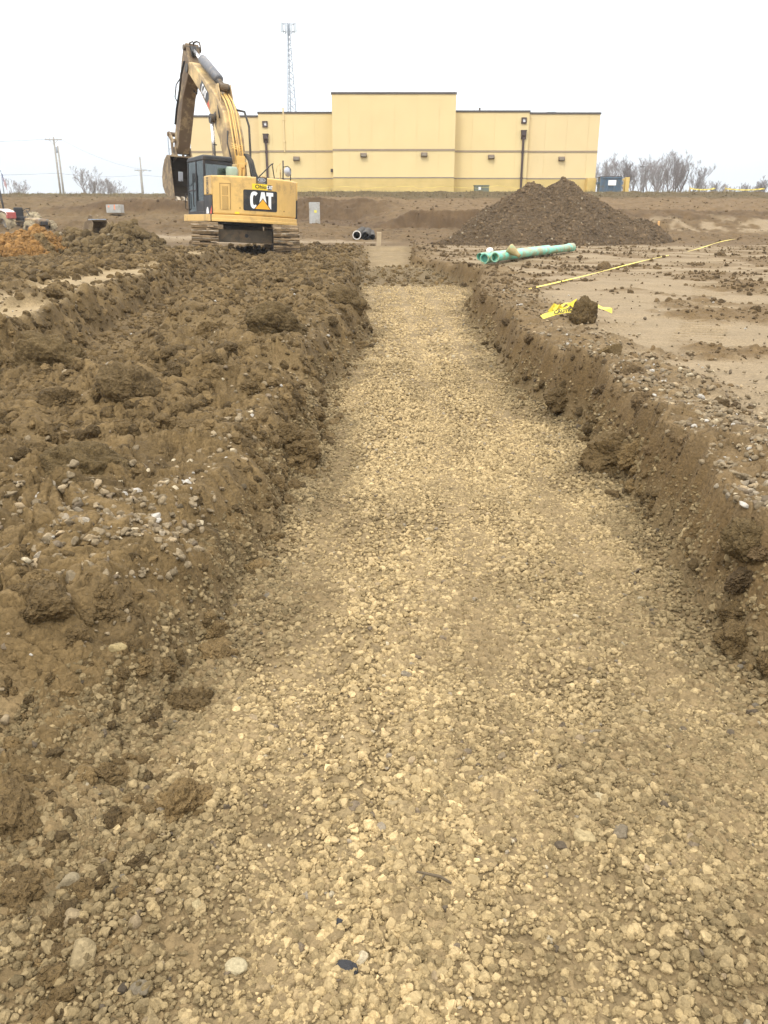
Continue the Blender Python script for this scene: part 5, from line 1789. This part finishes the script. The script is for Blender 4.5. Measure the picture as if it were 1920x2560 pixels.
s0 = P(947, 626, 37.2)
stake((s0.x, 37.2, gz(s0.x, 37.2)), .55, 'stakewood', 'grey wooden stake at the far end of the trench', .03, .10)
s0 = P(1645, 575, 43.5)
stake((s0.x, 43.5, gz(s0.x, 43.5)), P(1645, 554, 43.5).z - gz(s0.x, 43.5), 'stakeor', 'orange wooden stake at the right foot of the big dirt heap', 0, .05)
# ================================================================== green pipes and fittings beside the trench
gA, gB = Vector((2.62, 22.0, 0)), Vector((6.05, 26.6, 0))
gA.z = gz(gA.x, gA.y) + .135; gB.z = gz(gB.x, gB.y) + .16
gd = (gB - gA).normalized()
gs = Vector((gd.y, -gd.x, 0)).normalized()


def pvc(a, b_, r, lab, bell=False):
    o = empty('sewer_pipe', a, 0, lab, 'pipe', 'green sewer pipes')
    L = (b_ - a).length; d = (b_ - a).normalized()
    MB().lathe([(r * .92, 0), (r, 0), (r, L), (r * .92, L)], (0, 0, 0), d, 30, closed=True).build('pipe_wall', M['pvc'], o, smooth=False)
    if bell:
        MB().lathe([(r * 1.0, L - .35), (r * 1.13, L - .28), (r * 1.13, L), (r * 1.02, L)], (0, 0, 0), d, 30, closed=True).build('pipe_bell', M['pvc'], o)
    return o


pvc(gA + gd * .55, gB - gd * .25, .112, 'long mint green sewer pipe lying beside the trench, the front one', True)
pvc(gA - gs * .27 + gd * .25 + Vector((0, 0, .02)), gA - gs * .24 + gd * 4.3 + Vector((0, 0, .02)), .10, 'shorter mint green sewer pipe lying behind the long one')
TEE = empty('pipe_tee', gA + gd * .02, 0, 'mint green tee fitting with open mouths at the left end of the pipes', 'pipe fitting')
MB().lathe([(.105, 0), (.135, 0), (.135, .12), (.128, .14), (.128, .5), (.135, .52), (.135, .62), (.105, .62)], (0, 0, 0), gd, 28, closed=True).build('tee_body', M['pvc'], TEE)
MB().lathe([(.085, .06), (.115, .06), (.125, .20), (.125, .30), (.10, .30)], tuple(gd * .28), (gs + Vector((-.35, -.55, .12))).normalized(), 26, closed=True).build('tee_branch', M['pvc'], TEE)
MB().lathe([(.0, .10), (.098, .10), (.098, .11), (0, .11)], tuple(gd * .28), (gs + Vector((-.35, -.55, .12))).normalized(), 22).build('tee_mouth_shade', M['pvcshade'], TEE)  # dark disc closing the branch mouth, painted as the shade inside
MB().lathe([(0, .06), (.104, .06), (.104, .07), (0, .07)], (0, 0, 0), gd, 22).build('tee_mouth_shade', M['pvcshade'], TEE)  # same for the main mouth: shade drawn as a dark disc
CAP = MB().lathe([(0, .10), (.06, .10), (.09, .07), (.10, .0), (.085, -.02), (0, -.02)], (0, 0, 0), (0, 0, 1), 22).build('round_end_plug', M['capwhite'], smooth=True)
CAP.location = gA + gd * .30 + Vector((0, 0, .145)); CAP.rotation_euler = (.25, -.15, 0)
tag(CAP, 'round white plastic plug resting on the green tee fitting', 'plastic plug')
CON = MB().lathe([(.125, 0), (.14, .0), (.14, .05), (.125, .08), (.10, .18), (.055, .30), (.05, .38), (.035, .38), (.04, .30), (.085, .18), (.11, .06)], (0, 0, 0), (.72, -.42, -.52), 28, closed=True).build('reducer_fitting', M['muddyfit'], smooth=True)
cq = gA + gd * 1.30 + gs * .10
CON.location = (cq.x - .06, cq.y, cq.z + .19)
tag(CON, 'mud covered cone shaped fitting leaning against the green pipes', 'pipe fitting')

# ================================================================== caution tape


def strip(name, pts, w, m, lab, twist=None, th=.002, normal=(0, -.5, 1)):
    b = MB()
    pts = [Vector(p) for p in pts]
    n = len(pts)
    for t in (0, th):
        for q, p in enumerate(pts):
            d = (pts[min(q + 1, n - 1)] - pts[max(q - 1, 0)]).normalized()
            up_ = Vector(normal)
            if twist: up_ = Matrix.Rotation(twist(q / (n - 1)), 3, d) @ up_
            sd_ = d.cross(up_).normalized(); nn = sd_.cross(d)
            b.v += [tuple(p + sd_ * w / 2 + nn * t), tuple(p - sd_ * w / 2 + nn * t)]
    for q in range(n - 1):
        a, c = q * 2, 2 * n + q * 2
        b.f += [(a, a + 2, a + 3, a + 1), (c, c + 1, c + 3, c + 2), (a, c, c + 2, a + 2), (a + 1, a + 3, c + 3, c + 1)]
        b.mi += [0] * 4
    o = b.build(name, m)
    return tag(o, lab, 'caution tape', 'yellow caution tapes')


ta, tb_ = P(1320, 727, 14.3), P(1836, 600, 39)
pts = []
for q in range(90):
    t = q / 89
    p = ta.lerp(tb_, t)
    p.z = p.z + .03 + .03 * math.sin(t * 9) * t
    p.x += .05 * math.sin(t * 13)
    pts.append(p)
strip('caution_tape', pts, .028, M['tape'], 'long twisted yellow tape stretched across the mud on the right', lambda t: .25 * math.sin(t * 30))
# crumpled tape tucked behind the clod
c0 = Vector((2.12, 9.95, gz(2.12, 9.95)))
CT_ = empty('caution_tape', c0, 0, 'crumpled bright yellow caution tape with black lettering beside the upright clod', 'caution tape', 'yellow caution tapes')
g = random.Random(5)


def ribbon(pts, w, up0=(0, -.75, .65), name='tape_fold', wr=.5):
    b = MB(); n = len(pts)
    pts = [Vector(p) for p in pts]
    for t in (0, .002):
        for q, p in enumerate(pts):
            d = (pts[min(q + 1, n - 1)] - pts[max(q - 1, 0)]).normalized()
            u = Matrix.Rotation(wr * math.sin(q * 1.7), 3, d) @ Vector(up0)
            sd_ = d.cross(u).normalized(); nn = sd_.cross(d)
            b.v += [tuple(p + sd_ * w / 2 + nn * t), tuple(p - sd_ * w / 2 + nn * t)]
    for q in range(n - 1):
        a, c = q * 2, 2 * n + q * 2
        b.f += [(a, a + 2, a + 3, a + 1), (c, c + 1, c + 3, c + 2)]; b.mi += [0, 0]
    return b.build(name, M['tape'], CT_)


ribbon([(-.24, -.20, .03), (-.16, -.14, .05), (-.06, -.10, .07), (.06, -.06, .085), (.18, -.03, .10), (.30, 0, .10)], .06, wr=.12)
ribbon([(-.10, .06, .06), (-.05, .02, .15), (.02, .04, .12), (.08, .03, .17), (.15, .05, .15), (.20, .02, .20), (.25, .06, .12), (.18, .1, .08)], .055, wr=.9)
ribbon([(-.06, .0, .09), (.0, -.02, .14), (.06, .0, .10), (.12, -.02, .15), (.2, .02, .13)], .06, wr=1.1)
ribbon([(.30, .10, .14), (.40, .22, .14), (.50, .24, .13), (.62, .30, .08), (.74, .34, .05)], .07, wr=.5)
tv, tf = text_mesh('CAUTION', .062, .0025)
b = MB()
dv = Vector((.54, .20, .075)).normalized(); up_ = Vector((-.1, .62, .78)).normalized()
b._add([tuple(Vector((.065, -.064, .088)) + dv * (p[0] * 1.15) + up_ * p[1] + Vector((0, -.012, .008))) for p in tv], tf)
b.build('tape_lettering', M['ink'], CT_)
# tape strung along the foot of the store and at the far right
pts = []
for q in range(60):
    t = q / 59; x = -9 + 21.5 * t
    pts.append((x, 67.6, gz(x, 67.6) + .36 + .10 * abs(math.sin(t * 17)) - .05))
strip('caution_tape', pts, .02, M['tapeold'], 'pale yellow tape strung low along the foot of the store', lambda t: .8 * math.sin(t * 60), normal=(0, -1, .1))
for k in range(7):
    x = -9 + 21.5 * k / 6
    if k in (0, 6): stake((x, 67.65, gz(x, 67.65)), .5, 'stakewood', ('leftmost' if k == 0 else 'rightmost') + ' thin stake holding the pale tape along the store foot', 0, .02)
for (xa, xb, z, lab) in ((24.2, 26.2, .30, 'short pale yellow tape strung above the bank right of the lamp pole'), (27.0, 30.1, .30, 'pale yellow tape strung above the bank at the right edge')):
    pts = [(xa + (xb - xa) * q / 24, 68.2, gz(xa, 68.2) + z - .1 * math.sin(q / 24 * math.pi)) for q in range(25)]
    strip('caution_tape', pts, .10, M['tapeold'], lab, lambda t: .4 * math.sin(t * 40), normal=(0, -1, .1))
    stake((xa, 68.25, gz(xa, 68.25)), z + .12, 'stakewood', 'weathered stake at the left end of the ' + ('short tape right of the lamp pole' if xa < 26 else 'tape at the right edge'), 0, .05)

# ================================================================== distinct clods, stones and scraps


def lump(name, loc, size, seed, m, col, lab, cat, lumpy=True, rot=(0, 0, 0), sub=6, group=None, flat=False):
    g = np.random.default_rng(seed)
    v, f = ico(sub)
    mpl = 10
    nn = g.normal(size=(mpl, 3)); nn /= np.linalg.norm(nn, axis=1)[:, None]
    hh = g.uniform(.6, .95, mpl) if lumpy else g.uniform(.5, .95, mpl)
    d = v @ nn.T
    rad = np.minimum(np.where(d > .05, hh / np.maximum(d, .05), 9).min(axis=1), 1.08)
    k = v * 3.1 + seed
    o3 = np.array([seed * 1.7, -seed * .9, seed * .4])
    if lumpy:
        rad = .45 + .5 * rad + .24 * perlin3(v * 1.8 + o3, 3) + .24 * np.minimum(np.abs(perlin3(v * 2.6 + o3, 5)), .35) + .16 * np.minimum(np.abs(perlin3(v * 5.5 + o3, 7)), .3) \
            + .13 * np.minimum(np.abs(perlin3(v * 12 + o3, 9)), .3) + .06 * np.minimum(np.abs(perlin3(v * 24 + o3, 11)), .3)
    else:
        rad = rad + .05 * perlin3(v * 2.5 + o3, 3) + .02 * perlin3(v * 9 + o3, 5)
    p = v * rad[:, None] * np.array(size)
    c = np.array(col)[None] * (1 + .16 * fbm(k[:, 0] * 1.4 + k[:, 2], k[:, 1] * 1.4, seed + 9, 3))[:, None]
    o = np_mesh(name, p, f, m, np.clip(c, .02, .8), smooth=True)
    o.location = loc; o.rotation_euler = rot
    return tag(o, lab, cat, group)


CG = 'big clods'
def on(x, y, dz=0): return (x, y, gz(x, y) + dz)


lump('dirt_clod', on(2.36, 9.75, .10), (.15, .14, .21), 31, M_CLOD, (0.113, 0.077, 0.034), 'upright dark clod standing in front of the crumpled caution tape', 'dirt clod', rot=(.1, .15, .4))
SL = lump('dirt_clod', on(1.98, 7.05, .02), (.13, .05, .12), 35, M_CLOD, (0.145, 0.099, 0.044), 'smooth faced clay slab leaning on the edge of the right bank', 'dirt clod', lumpy=False, rot=(.2, .5, .5))
lump('dirt_clod', on(1.50, 3.05, .0), (.10, .09, .09), 37, M_CLOD, (0.117, 0.081, 0.036), 'dark clod slumped against the foot of the right bank', 'dirt clod', rot=(.3, .2, 1))
lump('dirt_clod', on(-2.75, 6.6, .0), (.26, .22, .22), 41, M_CLOD, (0.125, 0.086, 0.038), 'wide pale clod at the left edge above the smooth hollow', 'dirt clod', rot=(1.2, .5, .3))
lump('dirt_clod', on(-1.75, 5.45, -.02), (.21, .18, .18), 43, M_CLOD, (0.117, 0.080, 0.036), 'dark cracked clod behind the smooth hollow on the left', 'dirt clod', rot=(1.0, .6, 1.2))
lump('dirt_clod', on(-1.50, 3.85, -.04), (.20, .16, .16), 47, M_CLOD, (0.110, 0.076, 0.033), 'low dark mound of clay behind the grey pebbles on the left', 'dirt clod', rot=(1.4, .3, .2))
lump('dirt_clod', on(-1.15, 8.6, .05), (.28, .2, .22), 53, M_CLOD, (0.117, 0.081, 0.036), 'tall clod at the edge of the left bank halfway along the trench', 'dirt clod', rot=(1.1, .3, .5))
lump('dirt_clod', on(-.55, 11.6, .0), (.26, .24, .26), 59, M_CLOD, (0.113, 0.077, 0.034), 'clod mass jutting into the trench from the left bank', 'dirt clod', rot=(1.0, .4, .1))
SG = 'larger stones on the trench floor'
for k, (px, py, sz, col, lab) in enumerate([
    (493, 2272, .030, (0.370, 0.296, 0.163), 'round pale stone pressed flat in the lower left of the trench'),
    (168, 2212, .036, (0.266, 0.215, 0.133), 'dark rounded stone, upper one of the row at the lower left'),
    (185, 2300, .042, (0.281, 0.215, 0.126), 'broad stone in the row at the lower left, below the rounded one'),
    (200, 2395, .045, (0.296, 0.229, 0.126), 'long slanted stone at the lower left corner'),
    (588, 2425, .028, (0.414, 0.348, 0.215), 'bright angular stone low in the trench centre left'),
    (985, 2010, .026, (0.326, 0.252, 0.141), 'blocky stone standing in the middle of the trench floor'),
    (985, 2132, .028, (0.311, 0.244, 0.133), 'rounded stone just below the blocky one in the middle'),
    (1462, 2100, .036, (0.370, 0.289, 0.155), 'pale cracked cobble right of the trench centre'),
    (1545, 2088, .036, (0.192, 0.155, 0.104), 'dark smooth cobble right of the pale cracked one'),
    (1500, 2000, .026, (0.407, 0.333, 0.200), 'pale flat chip above the two cobbles on the right'),
    (355, 2480, .030, (0.163, 0.133, 0.089), 'small dark grey stone near the bottom left'),
    (1255, 1895, .024, (0.207, 0.159, 0.096), 'dark flat stone right of the middle track mark'),
    (296, 1622, .030, (0.296, 0.229, 0.111), 'yellowish stone on the slope of the left bank'),
    (100, 1390, .030, (0.340, 0.289, 0.215), 'rounded pale stone below the grey pebbles at the left'),
    (210, 1315, .040, (0.311, 0.266, 0.200), 'flat grey stone among the pebbles on the left bank')]):
    d = P(px, py, 1.0); dirv = d - Vector((0, 0, CZ))
    t = 1.2
    for _ in range(14):
        q = Vector((0, 0, CZ)) + dirv * t
        zz = gz(q.x, q.y)
        t = (zz - CZ) / dirv.z
    q = Vector((0, 0, CZ)) + dirv * t
    g = random.Random(900 + k)
    sz *= .88
    col = tuple(.84 * q_ for q_ in col)
    lump('stone', (q.x, q.y, q.z + sz * .2), (sz * g.uniform(.9, 1.2), sz * g.uniform(.75, 1), sz * g.uniform(.6, .8)), 70 + k, M_STONE, col, lab, 'stone', lumpy=False,
         rot=(g.uniform(-.3, .3), g.uniform(-.3, .3), g.uniform(0, 3)), sub=4, group=SG)
q0, q1 = (.084, 1.615), (.171, 1.582)
z0 = gz(*q0) + .026
b = MB().tube([(q0[0], q0[1], z0), (q0[0] + .03, q0[1] - .014, z0 + .006), (q0[0] + .06, q0[1] - .02, z0 + .003), (q1[0], q1[1], z0 - .006)], [.0025, .0035, .004, .0028], 8)
b.tube([(q0[0] + .02, q0[1] - .013, z0 + .003), (q0[0] + .005, q0[1] - .035, z0 + .004)], [.003, .0015], 5)
o = b.build('twig', M['stickwood'], smooth=True)
tag(o, 'thin dark twig lying on the gravel near the bottom centre', 'twig')
for k, (px, py, lab) in enumerate([(865, 2440, 'crumpled black scrap pressed into the gravel near the bottom centre'), (852, 2325, 'tiny black scrap above the crumpled one near the bottom centre')]):
    d = P(px, py, 1.0) - Vector((0, 0, CZ)); t = -CZ / d.z
    lump('rubber_scrap', (d.x * t, d.y * t, gz(d.x * t, d.y * t) + .012), (.024 - .012 * k, .018 - .008 * k, .008), 120 + k, M['tar'], (.02, .02, .02), lab, 'scrap', rot=(.2, .3, k))

# ================================================================== weeds on the lip of the bank
g = np.random.default_rng(77)
n = 9000
x = g.uniform(-34, 38, n); y = g.uniform(64.3, 68.0, n)
keep = (fbm(x * .5, y * .6, 301, 3) > -.25)
x, y = x[keep], y[keep]; n = len(x)
z = ground_z(x, y)
h = g.uniform(.05, .22, n) * (1 + .6 * (fbm(x * .35, y * .35, 303, 2)))
w = g.uniform(0, 6.28, n); bw = .02
dx, dy = np.cos(w) * bw, np.sin(w) * bw
lx, ly = g.normal(size=n) * .06, g.normal(size=n) * .06
V = np.stack([np.stack([x - dx, y - dy, z - .03], 1), np.stack([x + dx, y + dy, z - .03], 1), np.stack([x + lx, y + ly, z + h], 1)], 1).reshape(-1, 3)
F = np.arange(3 * n).reshape(-1, 3)
o = np_mesh('weeds', V, F, M['grass'], None, smooth=False)
tag(o, 'dry brown weeds along the lip of the cut bank', 'weeds', kind='stuff')

# ------------------------------------------------------------------ overcast daylight
SUN_EL, SUN_AZ = R(52), R(205)       # high, behind the camera and to its left
world = bpy.data.worlds.new('World')
scene.world = world
world.use_nodes = True
nt = world.node_tree
bg = nt.nodes['Background']
sky = nt.nodes.new('ShaderNodeTexSky')
sky.sky_type = 'NISHITA'
sky.sun_disc = False
sky.sun_elevation = SUN_EL
sky.sun_rotation = SUN_AZ
sky.air_density = 1.0
sky.dust_density = 4.0
hsv = nt.nodes.new('ShaderNodeHueSaturation')
hsv.inputs['Saturation'].default_value = 0.35
nt.links.new(sky.outputs[0], hsv.inputs['Color'])
# closed cloud deck: brighter overhead than at the horizon (CIE overcast sky), pale blue low down
tc = nt.nodes.new('ShaderNodeTexCoord')
sep = nt.nodes.new('ShaderNodeSeparateXYZ')
nt.links.new(tc.outputs['Generated'], sep.inputs[0])
nz = N(nt, 'ShaderNodeTexNoise', Scale=2.2, Detail=5.0)
nt.links.new(tc.outputs['Generated'], nz.inputs['Vector'])
ad = N(nt, 'ShaderNodeMath', operation='MULTIPLY_ADD')
nt.links.new(nz.outputs['Fac'], ad.inputs[0]); ad.inputs[1].default_value = 0.05
nt.links.new(sep.outputs['Z'], ad.inputs[2])
cr = ramp(nt, [(0.0, (0.575, 0.65, 0.725)), (0.055, (0.625, 0.69, 0.76)), (0.14, (0.85, 0.89, 0.925)), (0.25, (1.0, 1.0, 1.0)), (1.0, (1.0, 0.98, 0.95))])
nt.links.new(ad.outputs[0], cr.inputs['Fac'])
mr = nt.nodes.new('ShaderNodeMapRange')
mr.inputs['From Min'].default_value = 0.0; mr.inputs['From Max'].default_value = 1.0
mr.inputs['To Min'].default_value = 12.0; mr.inputs['To Max'].default_value = 31.0
nt.links.new(sep.outputs['Z'], mr.inputs['Value'])
sc_ = N(nt, 'ShaderNodeVectorMath', operation='SCALE')
nt.links.new(cr.outputs['Color'], sc_.inputs[0]); nt.links.new(mr.outputs[0], sc_.inputs['Scale'])
mx = N(nt, 'ShaderNodeMix', data_type='RGBA')
mx.inputs[0].default_value = 0.9
nt.links.new(hsv.outputs[0], mx.inputs[6]); nt.links.new(sc_.outputs[0], mx.inputs[7])
nt.links.new(mx.outputs[2], bg.inputs['Color'])
bg.inputs['Strength'].default_value = 0.1

sun = bpy.data.lights.new('sun', 'SUN')
sun.energy = 1.5
sun.angle = R(10)
sun.color = (1.0, 0.96, 0.88)
sun_o = bpy.data.objects.new('sun', sun)
COL.objects.link(sun_o)
sd = Vector((math.sin(SUN_AZ) * math.cos(SUN_EL), math.cos(SUN_AZ) * math.cos(SUN_EL), math.sin(SUN_EL)))
sun_o.rotation_euler = sd.to_track_quat('Z', 'Y').to_euler()

vs = scene.view_settings
vs.view_transform = 'Standard'; vs.look = 'None'; vs.gamma = 1.0; vs.exposure = 0.18
vs.use_curve_mapping = False
scene.cycles.use_denoising = True
scene.cycles.max_bounces = 6
scene.cycles.transparent_max_bounces = 12

# damp winter air over the whole site: one even volume, the sky stays outside it
hm = bpy.data.materials.new('haze_air'); hm.use_nodes = True
nt = hm.node_tree
nt.nodes.remove(nt.nodes['Principled BSDF'])
pv = nt.nodes.new('ShaderNodeVolumePrincipled')
pv.inputs['Color'].default_value = (.93, .96, 1, 1); pv.inputs['Density'].default_value = .0006; pv.inputs['Anisotropy'].default_value = .2
nt.links.new(pv.outputs[0], nt.nodes['Material Output'].inputs['Volume'])
hz_o = MB().box(-3700, 3700, -3700, 3700, -2.0, 52.0).build('haze', hm)
tag(hz_o, 'thin pale haze in the damp air', 'haze', kind='stuff')
